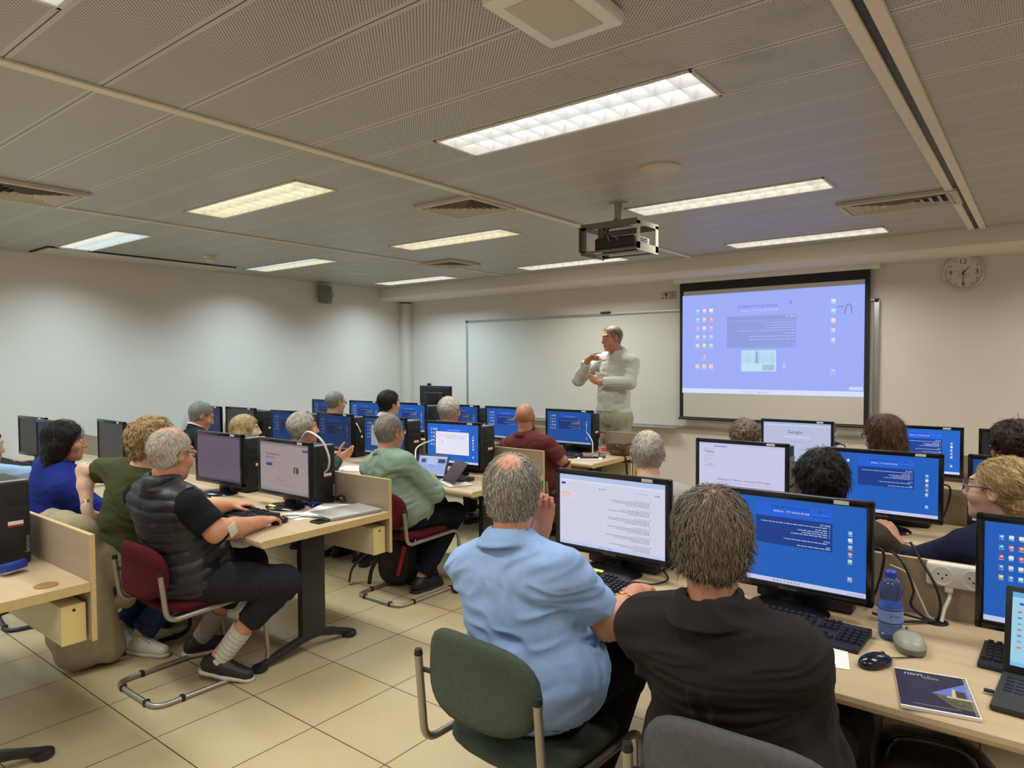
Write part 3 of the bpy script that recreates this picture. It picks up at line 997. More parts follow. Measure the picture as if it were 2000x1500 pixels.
M_grom = mat('grommet_brown', srgb(150, 112, 60), .5)
D_L, D_R = .80, .74
ROWS_L = (.27, 1.80, 3.30, 4.79)
ROWS_R = (1.86, 3.36, 4.84)
END_L = -2.90
UL = 1.46
row_l = ('the nearest left row', "vest wearer's row", "sage sweater man's row", "bald maroon shirt man's row")
unit = ('aisle end of', 'middle of', 'wall end of')
deskL = make_desk(UL, D_L, 'x')
first = True
for i, y in enumerate(ROWS_L):
    for k in range(3):
        lab = 'laminate desk with back panel, %s %s' % (unit[k], row_l[i])
        if i == 0 and k > 0: continue
        if first:
            deskL.location = (END_L - k * UL, y, 0); deskL['label'] = lab; first = False
        else:
            dup(deskL, (END_L - k * UL, y, 0), 0, lab)
row_r = ('the blue polo man\'s row', "the black haired man's row", "the brown haired woman's row")
deskR = make_desk(1.50, D_R, 'x')
first = True
for i, y in enumerate(ROWS_R):
    for k in range(2):
        lab = 'laminate desk with back panel, %s of %s' % (('aisle half', 'far right half')[k], row_r[i])
        x = -.16 + 1.5 * k
        if first: deskR.location = (x, y, 0); deskR['label'] = lab; first = False
        else: dup(deskR, (x, y, 0), 0, lab)
# grommets seen on two desks
for (x, y, lab) in ((-2.99, .95, 'brown cable grommet set into the bare near left desk'),):
    b = MB(); b.lathe([(.040, 0), (.040, .003), (.034, .004), (0, .0025)], 24)
    o = b.build('cable_grommet', M_grom); o.location = (x, y, DZ + .0002); tag(o, lab, 'grommet')

# ------------------------------------------------------------------ monitors
def make_monitor():
    t = empty('monitor', (0, 0, 0), 0, 'x', 'monitor', 'black desktop monitors')
    W, H, z0 = .518, .335, .06
    zc = z0 + H / 2
    b = MB()
    fw = .021; fb = .026
    y0, y1 = -.018, .010
    for (cx, cz, sx, sz) in ((0, z0 + H - fw / 2, W, fw), (0, z0 + fb / 2, W, fb), (-W / 2 + fw / 2, zc, fw, H), (W / 2 - fw / 2, zc, fw, H)):
        b.box((cx, (y0 + y1) / 2, cz), (sx, y1 - y0, sz), bevel=.004)
    b.build('bezel', M_gloss, t)
    b = MB()
    b.box((0, .010, zc), (W - .02, .026, H - .02), bevel=.008)
    b.box((0, .034, zc - .01), (W * .62, .032, H * .62), bevel=.014)
    for i in range(7): b.box((0, .0505, zc + .03 + i * .008), (.2, .002, .003))
    b.build('rear_shell', M_black, t)
    b = MB(); b.box((0, .028, .075), (.075, .03, .14), bevel=.006)
    b.build('neck', M_gloss, t)
    b = MB()
    b.lathe([(.125, 0), (.125, .004), (.115, .012), (.07, .019), (.03, .024), (0, .024)], 36, M=Matrix.Translation((0, -.006, 0)) @ Matrix.Diagonal((1.05, .80, 1, 1)))
    b.build('stand_base', M_gloss, t)
    b = MB(); b.box((.165, -.0187, z0 + H - .0105), (.045, .0012, .012)); b.build('asset_label', M_paper, t)
    vs, fs, wd = text_geo('SAMSUNG', .013)
    b = MB(); b.pydata([(v[0] - wd / 2, -.0185, v[1] + z0 + .0085) for v in vs], fs); b.flat('maker_logo', [mat('logo_grey', (.22, .22, .23), .5)], t)
    return t


mon0 = make_monitor()
used_mon = [False]
WS, HS = .478, .29


def monitor(x, y, yaw, kind, gain, label, stick=False):
    if not used_mon[0]:
        t = mon0; used_mon[0] = True
        t.location = (x, y, DZ + .0005); t.rotation_euler = (0, 0, R(yaw)); t['label'] = label
    else:
        t = dup(mon0, (x, y, DZ + .0005), R(yaw), label, skip=('screen', 'sticky_note'))
    screen_mesh('screen', kind, WS, HS, gain, t, Matrix.Translation((0, -.0125, .06 + .026 + HS / 2 - .001)))
    if stick:
        b = MB(); b.box((-.03, -.075, .0185), (.07, .02, .0015), rot=(R(12), 0, R(-4)))
        b.build('sticky_note', mat('sticky_yellow', srgb(222, 222, 70), .7), t)
    return t


YL = [None, 2.33, 3.81, 5.31]
monitor(-3.484, 2.33, 0, 'webpage', .62, 'monitor with a pinkish web page, in front of the vest wearer at the aisle', True)
monitor(-4.206, 2.33, 3, 'list', .62, 'monitor with a dim mauve list, between the vest wearer and the woman with curly hair')
monitor(-5.82, 2.33, -2, 'dark', .62, 'greyish brown switched down monitor right of the black haired woman')
monitor(-6.20, 2.06, 8, 'dim_desktop', .10, 'dark bluish monitor partly behind the black haired woman')
monitor(-6.80, 2.10, 4, 'dark', .28, 'leftmost dark monitor standing by the left wall')
monitor(-3.488, 3.77, 5, 'desktop_window', 1.05, 'bright blue monitor with a white window, in front of the sage sweater man')
monitor(-4.29, 3.81, 0, 'desktop_window', .42, 'dim blue monitor with a pale window, half hidden by the sage sweater man head')
monitor(-4.938, 3.81, -3, 'dim_desktop', .20, 'dim blue monitor above the raised hand of the green sweater man')
monitor(-5.56, 3.77, 4, 'dim_desktop', .24, 'dim blue monitor behind the head of the green sweater man')
monitor(-6.387, 3.77, 1, 'dark', .45, 'dark teal monitor above the blonde woman seen in profile')
monitor(-6.93, 3.72, 0, 'dim_desktop', .13, 'dark blue monitor in front of the man bending his grey head down')
monitor(-3.457, 5.31, 0, 'desktop', .62, 'blue desktop monitor at the front aisle end, in front of the bald maroon shirt man')
monitor(-4.20, 5.31, 0, 'desktop', .72, 'blue desktop monitor left of the bald head')
monitor(-4.80, 5.31, -2, 'desktop', .50, 'blue monitor showing behind the grey haired man in glasses in the front row')
monitor(-5.50, 5.24, 2, 'desktop_table', .70, 'blue monitor with a white table, beside the dark haired man profile')
monitor(-6.207, 5.22, 2, 'desktop', .55, 'blue desktop monitor between two heads in the front row')
monitor(-6.80, 5.12, 0, 'dim_desktop', .30, 'dim purple blue monitor behind the leftmost front row head')
monitor(-1.358, 2.39, 0, 'document', 1.0, 'large white document monitor in front of the man in the blue polo', True)
monitor(-.674, 2.39, 0, 'desktop', .92, 'large blue desktop monitor in front of the man in the black shirt')
monitor(.108, 2.41, 0, 'desktop', .90, 'blue desktop monitor cut by the right picture edge, behind the open laptop')
monitor(-1.326, 3.78, 0, 'article', 1.0, 'white page monitor just beyond the black shirt man head')
monitor(-.626, 3.78, 0, 'desktop', .95, 'blue desktop monitor beside the black curly head')
monitor(-.02, 3.86, 0, 'desktop', .55, 'blue monitor mostly hidden behind the blonde woman in glasses')
monitor(-1.449, 5.31, 0, 'google', 1.0, 'white search page monitor in the front right row')
monitor(-.667, 5.31, 0, 'desktop', 1.15, 'vivid blue monitor right of the brown haired woman')
monitor(-.07, 5.31, 0, 'video_call', .9, 'dark monitor with a pale strip, left of the dark curly head')

# ------------------------------------------------------------------ computer towers
def make_tower():
    t = empty('computer_tower', (0, 0, 0), 0, 'x', 'computer', 'black computer towers beside the monitors')
    W, D, H = .15, .30, .345
    b = MB(); b.box((0, D / 2 + .012, H / 2 + .006), (W, D, H), bevel=.004); b.build('case', M_dark, t)
    b = MB()
    b.box((0, .006, H / 2 + .006), (W - .004, .014, H - .004), bevel=.005)
    b.box((.01, -.0015, H * .80), (.12, .003, .040), bevel=.001); b.box((.01, -.0015, H * .66), (.12, .003, .034), bevel=.001)
    for i in range(3): b.box((.065, -.002, H * .55 - i * .016), (.014, .003, .007))
    for i in range(9): b.box((-.02, -.0018, .03 + i * .010), (.09, .002, .004))
    b.build('front_panel', M_black, t)
    b = MB(); b.box((0, .02, H + .008), (W - .01, .03, .006), bevel=.002); b.build('top_trim', M_silver, t)
    b = MB(); b.box((.02, -.002, H * .52), (.055, .001, .016)); b.box((.02, -.002, H * .52 - .012), (.055, .001, .009), mi=1)
    b.build('asset_label', [M_paper, M_red], t)
    vs, fs, wd = text_geo('lenovo', .026)
    b = MB(); b.pydata([(.068 - v[1] * 0 + -v[1] * 1.0, -.0026, .05 + v[0]) for v in vs], fs); b.flat('maker_logo', [mat('logo_light', (.42, .42, .42), .5)], t)
    b = MB(); b.box((-.01, D + .0135, H * .62), (.13, .004, .16)); b.box((-.01, D + .016, H * .2), (.12, .003, .10))
    for i in range(4): b.box((-.04, D + .018, H * .45 + i * .035), (.035, .012, .018), mi=0)
    b.build('rear_plate', [M_silver], t)
    b = MB()
    b.box((-.03, D + .032, H * .62), (.036, .028, .02), bevel=.003, mi=0)
    b.tube(spline([(-.03, D + .045, H * .62), (-.03, D + .085, H * .56), (-.02, D + .07, H * .25), (0, D + .04, .01)], 8), .0045, 6, 1)
    b.build('cable', [M_blue, M_black], t)
    return t


tow0 = make_tower()
used_t = [False]


def tower(x, y, rz, label, skip=()):
    if not used_t[0]:
        used_t[0] = True
        tow0.location = (x, y, DZ + .0005); tow0.rotation_euler = (0, 0, R(rz)); tow0['label'] = label
        return tow0
    return dup(tow0, (x, y, DZ + .0005), R(rz), label, skip=skip)


TOW = [
    (-3.345, 2.50, 'black computer tower with a white cable over it, beside the pinkish web page monitor'),
    (-4.06, 2.50, 'black computer tower between the mauve monitor and the pinkish web page monitor'),
    (-5.68, 2.50, 'black computer tower behind the curly blonde head'),
    (-3.395, .955, 'black computer tower on the near left desk at the left picture edge'),
    (-3.33, 3.99, 'black computer tower left of the bald maroon shirt man, above the small laptop'),
    (-4.13, 3.99, 'black computer tower behind the sage sweater man glasses'),
    (-4.80, 3.99, 'black computer tower with a white cable, above the raised hand'),
    (-5.42, 3.99, 'black computer tower behind the green sweater man face'),
    (-6.24, 3.99, 'black computer tower beyond the blonde woman in profile'),
    (-3.29, 5.495, 'black computer tower at the front aisle end, behind the clear bottle'),
    (-4.05, 5.495, 'black computer tower right of the bald head, with white boxes before it'),
    (-4.65, 5.495, 'black computer tower near the grey haired man with glasses in the front row'),
    (-5.35, 5.495, 'black computer tower right of the dark haired man in the front row'),
    (-6.04, 5.495, 'black computer tower left of the dark haired man in the front row'),
]
for (x, y, lab) in TOW: tower(x, y, 90, lab, skip=('cable',))
tower(-1.50, 2.522, -90, 'computer tower turned sideways behind the white document monitor')
tower(-.80, 2.522, -90, 'computer tower turned sideways behind the large blue monitor')
tower(-.75, 4.01, -90, 'computer tower turned sideways behind the blue monitor of the black haired man')
tower(-1.44, 4.01, -90, 'computer tower turned sideways behind the white page monitor')
tower(-1.55, 5.50, -90, 'computer tower turned sideways behind the white search page monitor')
# ------------------------------------------------------------------ chairs
def cloth(name, col, s=900, rough=.95):
    return mat(name, col, rough, noise=(60, .10), bump=(s, .35), spec=.2)


M_maroon = cloth('maroon_fabric', srgb(88, 26, 36))
M_green = cloth('green_fabric', srgb(74, 84, 72))
M_grey = cloth('grey_fabric', srgb(92, 92, 94))
M_navyf = cloth('navy_fabric', srgb(30, 34, 52))


def pad(b, cx, cy, cz, w_, d_, th, axis='z', dish=0.0, curve=0.0, n=28, ex=3.2, taper=0.0):
    """upholstered cushion with a super-ellipse outline; axis z = seat, y = backrest"""
    rings = []
    for (sc_, off) in ((.0, -.5), (.80, -.5), (.94, -.42), (1.0, -.15), (1.0, .15), (.95, .38), (.82, .5), (.45, .5), (.0, .5)):
        ring = []
        for k in range(n):
            a = 2 * PI * k / n
            c, s = math.cos(a), math.sin(a)
            x = math.copysign(abs(c) ** (2 / ex), c) * w_ / 2 * sc_
            y = math.copysign(abs(s) ** (2 / ex), s) * d_ / 2 * sc_
            x *= 1 - taper * (y / d_ + .5)
            rx, ry = x / (w_ / 2), y / (d_ / 2)
            z = off * th
            if axis == 'z':
                z += dish * (rx * rx * .6 + (ry < 0) * ry * ry * .4) - curve * max(0, ry) ** 3
                ring.append((cx + x, cy + y, cz + z))
            else:
                ring.append((cx + x, cy - z * 1.0 + curve * rx * rx + dish * ry * ry, cz + y))
        rings.append(ring)
    vs = [p for r in rings for p in r]
    fs = []
    for i in range(len(rings) - 1):
        for k in range(n): fs.append((i * n + k, i * n + (k + 1) % n, (i + 1) * n + (k + 1) % n, (i + 1) * n + k))
    b.pydata(vs, fs, 0, True)
    return b


def make_chair(fabric, label, tube_m, back_top=.74):
    t = empty('visitor_chair', (0, 0, 0), 0, label, 'chair', 'padded cantilever chairs in the classroom')
    b = MB(); pad(b, 0, .01, .425, .45, .45, .055, 'z', dish=.012, curve=.02, ex=3.4); b.build('seat', fabric, t, 60)
    b = MB(); pad(b, 0, -.262, back_top - .128, .455, .256, .045, 'y', curve=.045, dish=-.012, ex=2.9, taper=.10); b.build('backrest', fabric, t, 60)
    half = [(.236, -.262, back_top - .12), (.238, -.238, .40), (.236, .245, .415), (.215, .285, .012), (.205, -.285, .012)]
    pts = fillet([(-x, y, z) for x, y, z in half] + list(reversed(half)), [0, .055, .07, .075, .07, .07, .075, .07, .055, 0], 6)
    b = MB(); b.tube(pts, .0125, 10); b.build('frame', tube_m, t, 60)
    for s in (-1, 1):
        b = MB(); b.cyl((s * .236, -.262, back_top - .118), (s * .236, -.262, back_top - .102), .014, .011, 12); b.build('end_cap', M_black, t)
        for (x, y) in ((s * .12, -.285), (s * .206, -.16), (s * .212, .19)):
            b = MB()
            if abs(x) < .15: b.box((x, y, .0125), (.018, .03, .03), bevel=.003)
            else: b.box((x, y, .0125), (.03, .018, .03), bevel=.003)
            b.build('glide', M_black, t)
        b = MB(); b.cyl((s * .236, -.246, back_top - .17), (s * .19, -.236, back_top - .17), .008, .008, 8); b.build('bracket', M_dark, t)
    return t


CH = {}


def chair(kind, x, y, rz, label):
    if kind not in CH:
        m, tm, bt = {'maroon': (M_maroon, M_steel, .735), 'green': (M_green, M_steel, .80), 'grey': (M_grey, M_steel, .82), 'navy': (M_navyf, mat('navy_tube', srgb(36, 38, 56), .4), .735)}[kind]
        CH[kind] = make_chair(m, label, tm, bt)
        CH[kind].location = (x, y, 0); CH[kind].rotation_euler = (0, 0, R(rz))
        return CH[kind]
    return dup(CH[kind], (x, y, 0), R(rz), label)


chair('maroon', -3.36, 1.70, 0, 'maroon chair with grey tube frame, under the man in the quilted vest')
chair('navy', -4.12, 1.68, 0, 'dark framed chair with a beige jacket over its back')
chair('navy', -4.92, 1.62, -8, 'dark chair under the woman in the royal blue top')
chair('maroon', -3.43, 3.25, 0, 'maroon chair with grey tube frame, under the man in the sage sweater')
chair('green', -1.245, 1.70, -4, 'green padded chair under the man in the light blue polo')
chair('grey', -.50, 1.62, 2, 'grey padded chair under the man in the black shirt')
chair('maroon', -3.36, 4.72, 0, 'maroon chair under the bald man in the maroon shirt')
# ------------------------------------------------------------------ implicit surfaces for bodies and clothes
A = np.array


def nrm(v):
    v = A(v, float); return v / (np.linalg.norm(v) + 1e-12)


def vnoise(P, seed=0):
    """value noise in -1..1"""
    i = np.floor(P).astype(np.int64); f = P - i
    f = f * f * (3 - 2 * f)
    out = 0
    for dx in (0, 1):
        for dy in (0, 1):
            for dz in (0, 1):
                h = (i[:, 0] + dx) * 374761393 + (i[:, 1] + dy) * 668265263 + (i[:, 2] + dz) * 1274126177 + seed * 974634211
                h = (h ^ (h >> 13)) * 1103515245
                h = ((h ^ (h >> 16)) & 0xffff) / 32767.5 - 1
                wgt = (f[:, 0] if dx else 1 - f[:, 0]) * (f[:, 1] if dy else 1 - f[:, 1]) * (f[:, 2] if dz else 1 - f[:, 2])
                out = out + h * wgt
    return out


class Field:
    """a list of primitives blended in order"""
    def __init__(s): s.p = []; s.mods = []

    def cone(s, a, b, r1, r2, k=.02, op='u'):
        a, b = A(a, float), A(b, float)
        ba = b - a; L2 = ba @ ba + 1e-12

        def f(P):
            q = P - a; t = np.clip(q @ ba / L2, 0, 1)
            return np.linalg.norm(q - t[:, None] * ba, axis=1) - (r1 + (r2 - r1) * t)
        s.p.append((f, (a + b) / 2, math.sqrt(L2) / 2 + max(r1, r2), k, op)); return s

    def ell(s, c, rad, Rm=None, k=.02, op='u'):
        c = A(c, float); rad = A(rad, float); Rm = np.eye(3) if Rm is None else A(Rm, float)

        def f(P):
            q = (P - c) @ Rm
            k0 = np.linalg.norm(q / rad, axis=1); k1 = np.linalg.norm(q / rad ** 2, axis=1)
            return k0 * (k0 - 1) / (k1 + 1e-9)
        s.p.append((f, c, rad.max(), k, op)); return s

    def ring(s, c, n, rad, tube, half, k=.008, op='u', sq=1.0, xa=None, flare=0.0):
        """a standing band round the axis n"""
        c = A(c, float); n = nrm(n); x = nrm(xa if xa is not None else np.cross(n, [0, 1, .01])); x = nrm(x - n * (x @ n)); y = np.cross(n, x)

        def f(P):
            q = P - c; h = q @ n
            rr = np.sqrt((q @ x) ** 2 + (q @ y * sq) ** 2) - (rad - flare * h)
            hh = np.maximum(np.abs(h) - half, 0)
            return np.sqrt(rr * rr + hh * hh) - tube
        s.p.append((f, c, rad + tube + half, k, op)); return s

    def plane(s, c, n, k=.0):
        """cut away everything on the +n side"""
        c = A(c, float); n = nrm(n)
        s.p.append((lambda P: (P - c) @ n, c, 1e9, k, 'i')); return s

    def func(s, f, c, r, k=0.0, op='i'):
        s.p.append((f, A(c, float), r, k, op)); return s

    def __call__(s, P):
        d = np.full(len(P), 1.0)
        for f, c, r, k, op in s.p:
            if r < 1e8:
                m = ((P - c) ** 2).sum(1) < (r + k + .09) ** 2
                if not m.any(): continue
                v = f(P[m]); o = d[m]
            else:
                m = slice(None); v = f(P); o = d
            if op == 'u':
                h = np.maximum(k - np.abs(o - v), 0) / k if k > 0 else 0
                d[m] = np.minimum(o, v) - (h * h * k / 4 if k > 0 else 0)
            elif op == 's':
                v = -v; h = np.maximum(k - np.abs(o - v), 0) / k if k > 0 else 0
                d[m] = np.maximum(o, v) + (h * h * k / 4 if k > 0 else 0)
            else:
                h = np.maximum(k - np.abs(o - v), 0) / k if k > 0 else 0
                d[m] = np.maximum(o, v) + (h * h * k / 4 if k > 0 else 0)
        for g in s.mods: d = g(P, d)
        return d

    def bounds(s):
        lo = np.full(3, 1e9); hi = -lo
        for f, c, r, k, op in s.p:
            if op == 'u':
                lo = np.minimum(lo, c - r - .03); hi = np.maximum(hi, c + r + .03)
        return lo, hi


def polygonise(F, h):
    """surface nets on a sparse grid"""
    B = 4
    lo, hi = F.bounds()
    nb = np.ceil((hi - lo) / (h * B)).astype(int) + 1
    n = nb * B
    g = np.stack(np.meshgrid(*[np.arange(k) for k in nb], indexing='ij'), -1).reshape(-1, 3)
    C = lo + (g * B + B / 2 - .5) * h
    D = F(C)
    act = np.abs(D) < B * h * .87 * 1.25 + .012
    vals = np.where(D < 0, -1.0, 1.0).astype(np.float32).reshape(nb)
    vals = np.repeat(np.repeat(np.repeat(vals, B, 0), B, 1), B, 2)
    off = np.stack(np.meshgrid(*[np.arange(B)] * 3, indexing='ij'), -1).reshape(-1, 3)
    I = (g[act][:, None, :] * B + off[None]).reshape(-1, 3)
    vals[I[:, 0], I[:, 1], I[:, 2]] = F(lo + I * h)
    I = I[(I < n - 1).all(1) & (I > 0).all(1)]
    st = (n[1] * n[2], n[2], 1)
    fl = vals.reshape(-1)
    idx = I[:, 0] * st[0] + I[:, 1] * st[1] + I[:, 2]
    cor = [(a, b, c) for a in (0, 1) for b in (0, 1) for c in (0, 1)]
    cv = np.stack([fl[idx + a * st[0] + b * st[1] + c] for a, b, c in cor], 1)
    neg = cv < 0
    mix = neg.any(1) & ~neg.all(1)
    I, idx, cv, neg = I[mix], idx[mix], cv[mix], neg[mix]
    acc = np.zeros((len(I), 3)); cnt = np.zeros(len(I))
    for i in range(8):
        for j in range(i + 1, 8):
            if sum(a != b for a, b in zip(cor[i], cor[j])) != 1: continue
            e = neg[:, i] != neg[:, j]
            if not e.any(): continue
            t = cv[e, i] / (cv[e, i] - cv[e, j])
            p = A(cor[i], float) + t[:, None] * (A(cor[j], float) - A(cor[i], float))
            acc[e] += p; cnt[e] += 1
    vert = lo + (I + acc / cnt[:, None]) * h
    vid = np.full(fl.size, -1, np.int32); vid[idx] = np.arange(len(I))
    faces = []
    for ax in range(3):
        e = st[ax]; u, v = st[(ax + 1) % 3], st[(ax + 2) % 3]
        s0 = fl[idx] < 0; s1 = fl[idx + e] < 0
        cr = s0 != s1
        k = idx[cr]; fl0 = s0[cr]
        q = np.stack([vid[k], vid[k - u], vid[k - u - v], vid[k - v]], 1)
        ok = (q >= 0).all(1)
        q = q[ok]; fl0 = fl0[ok]
        q[fl0] = q[fl0][:, ::-1]
        faces.append(q)
    return vert, np.concatenate(faces)[:, ::-1]


def np_mesh(name, vert, quads, mats, parent=None, mi=None, tris=None):
    me = bpy.data.meshes.new(name)
    nq = len(quads); nt_ = 0 if tris is None else len(tris)
    me.vertices.add(len(vert)); me.vertices.foreach_set('co', np.asarray(vert, np.float32).reshape(-1))
    loops = np.asarray(quads, np.int32).reshape(-1)
    starts = np.arange(nq) * 4
    if nt_:
        loops = np.concatenate([loops, np.asarray(tris, np.int32).reshape(-1)])
        starts = np.concatenate([starts, nq * 4 + np.arange(nt_) * 3])
    me.loops.add(len(loops)); me.loops.foreach_set('vertex_index', loops)
    me.polygons.add(nq + nt_); me.polygons.foreach_set('loop_start', starts.astype(np.int32))
    me.polygons.foreach_set('use_smooth', np.ones(nq + nt_, bool))
    if mi is not None: me.polygons.foreach_set('material_index', np.asarray(mi, np.int32))
    me.update(calc_edges=True); me.validate()
    for m in (mats if isinstance(mats, (list, tuple)) else [mats]): me.materials.append(m)
    o = bpy.data.objects.new(name, me); COL.objects.link(o)
    if parent is not None: o.parent = parent
    return o


# ------------------------------------------------------------------ people
def rotm(yaw, pitch=0, roll=0):
    """columns: right, forward, up; yaw turns left, pitch looks up, roll tips to the right"""
    return np.array((Matrix.Rotation(R(yaw), 3, 'Z') @ Matrix.Rotation(R(pitch), 3, 'X') @ Matrix.Rotation(R(roll), 3, 'Y')))


def ik(S, W, l1, l2, pole):
    S, W = A(S, float), A(W, float)
    d = W - S; L_ = np.linalg.norm(d)
    if L_ > (l1 + l2) * .995:
        W = S + d / L_ * (l1 + l2) * .995; d = W - S; L_ = np.linalg.norm(d)
    a = (l1 * l1 - l2 * l2 + L_ * L_) / (2 * L_)
    h = math.sqrt(max(l1 * l1 - a * a, 1e-6))
    u = d / L_; p = A(pole, float); p = nrm(p - u * (p @ u))
    return S + u * a + p * h, W


def hand_prims(F, w_, d, n, side, curl=.5, thumb=.5, s=1.0, k=.006, spread=.12, point=None):
    """w_ wrist, d towards the fingers, n out of the palm, side +1 when the thumb lies on d x n"""
    w_, d, n = A(w_, float), nrm(d), A(n, float)
    n = nrm(n - d * (n @ d)); sd = np.cross(d, n) * side
    Rm = np.stack([sd, d, n], 1)
    F.ell(w_ + d * .048 * s, (.041 * s, .056 * s, .017 * s), Rm, .014)
    F.cone(w_ - d * .02, w_ + d * .03 * s, .025 * s, .022 * s, .02)
    curls = curl if isinstance(curl, (list, tuple)) else [curl] * 4
    for i, (o, l, r) in enumerate(((.029, .072, .0088), (.0095, .080, .0092), (-.010, .074, .0088), (-.028, .060, .0078))):
        p = w_ + d * (.088 - abs(i - 1.3) * .004) * s + sd * o * s
        dirn = nrm(d + sd * o * spread * 14 * .5)
        a = 0
        for j, fr in enumerate((.46, .30, .24)):
            a += curls[i] * (.75, 1.15, .8)[j]
            q = p + (dirn * math.cos(a) + n * math.sin(a)) * l * fr * s
            F.cone(p, q, (r - j * .0006) * s, (r - (j + 1) * .0006) * s, .008 if j == 0 else .003)
            p = q
    p = w_ + d * .022 * s + sd * .030 * s + n * .004
    dirs = (nrm(d * .62 + sd * .72 + n * .25), nrm(d * (.85) + sd * (.45 - thumb * .5) + n * (.25 + thumb * .4)), nrm(d * .9 + sd * (.25 - thumb * .7) + n * (.2 + thumb * .5)))
    for j, (l, r1, r2) in enumerate(((.042, .014, .0105), (.034, .0105, .0095), (.027, .0095, .0075))):
        q = p + dirs[j] * l * s
        F.cone(p, q, r1 * s, r2 * s, .010 if j == 0 else .003); p = q
    return F


def head_prims(F, c, Hm, s=1.0, fem=0.0, jaw=1.0):
    T = lambda x, y, z: A(c) + Hm @ (A((x, y, z), float) * s)
    E = lambda p, r, k=.02, op='u', Rm=None: F.ell(T(*p), A(r, float) * s, Hm if Rm is None else Hm @ Rm, k * s, op)
    Cn = lambda p, q, r1, r2, k=.01: F.cone(T(*p), T(*q), r1 * s, r2 * s, k * s)
    E((0, -.016, .036), (.0765, .098, .089), .001)
    E((0, .030, -.030), (.064 - .003 * fem, .066, .083), .03)
    E((0, .040, -.080), (.047 * jaw - .004 * fem, .046, .036), .03)
    E((0, .076, -.100), (.020, .016, .015), .022)
    Cn((-.036, .083, .034), (.036, .083, .034), .010, .010, .022)
    for x in (-1, 1):
        E((x * .047, .060, -.026), (.022, .026, .024), .022)
        E((x * .031, .104, .012), (.019, .016, .013), .014, 's')
        E((x * .031, .0805, .011), (.0125, .0125, .0125), .002)
        Rm = np.array(Matrix.Rotation(R(-18 * x), 3, 'Z') @ Matrix.Rotation(R(-8), 3, 'X'))
        E((x * .080, -.006, .004), (.0075, .021, .034), .006, 'u', Rm)
        E((x * .087, .002, .006), (.005, .011, .020), .004, 's', Rm)
    Cn((0, .090, .020), (0, .111, -.026), .009, .0125, .014)
    for x in (-1, 1): E((x * .012, .101, -.031), (.009, .010, .008), .008)
    E((0, .088, -.058), (.024, .013, .0065), .006); E((0, .087, -.070), (.021, .012, .0065), .006)
    return F


def head_masks(P, c, Hm, s):
    """material index on face points: 0 skin, 1 lips, 2 eye white, 3 iris, 4 brow"""
    q = (P - A(c)) @ Hm / s
    mi = np.zeros(len(P), int)
    x, y, z = np.abs(q[:, 0]), q[:, 1], q[:, 2]
    mi[(x < .023) & (y > .080) & (z < -.052) & (z > -.077)] = 1
    eye = (x - .031) ** 2 + (z - .011) ** 2
    op = ((x - .031) / .013) ** 2 + ((z - .011) / .0062) ** 2 < 1
    mi[op & (y > .078)] = 2
    mi[op & (y > .078) & (eye < .0052 ** 2)] = 3
    mi[(y > .07) & (np.abs(z - .034 - .10 * (.03 - np.abs(x - .032)) * 1) < .0042) & (x > .014) & (x < .050)] = 4
    return mi


def skin(name, c):
    m = mat('skin_' + name, c, .5, noise=(22, .07), bump=(260, .08), spec=.35)
    bb = m.node_tree.nodes['Principled BSDF']
    bb.inputs['Subsurface Weight'].default_value = .12
    bb.inputs['Subsurface Radius'].default_value = (.012, .005, .003)
    return m


def hairmat(name, c, amt=.4, stretch=(1, 1, .12), sc_=260):
    return mat('hair_' + name, c, .55, noise=(sc_, amt, stretch), bump=(sc_, .45, stretch), spec=.3)


HL_Y = A([-.13, -.10, -.06, -.03, -.012, .0, .02, .035, .05, .07, .085, .10])


def hairline(kind):
    if kind == 'short':    z = [-.085, -.080, -.066, -.045, -.018, .012, .018, .000, .045, .064, .078, .10]
    elif kind == 'collar': z = [-.105, -.100, -.090, -.066, -.030, .006, .012, -.008, .040, .062, .076, .10]
    elif kind == 'bald':   z = [-.080, -.075, -.066, -.045, -.018, .014, .020, .010, .06, .09, .11, .13]
    elif kind == 'woman':  z = [-.110, -.105, -.095, -.08, -.06, -.050, -.045, -.04, .02, .055, .070, .10]
    return A(z)


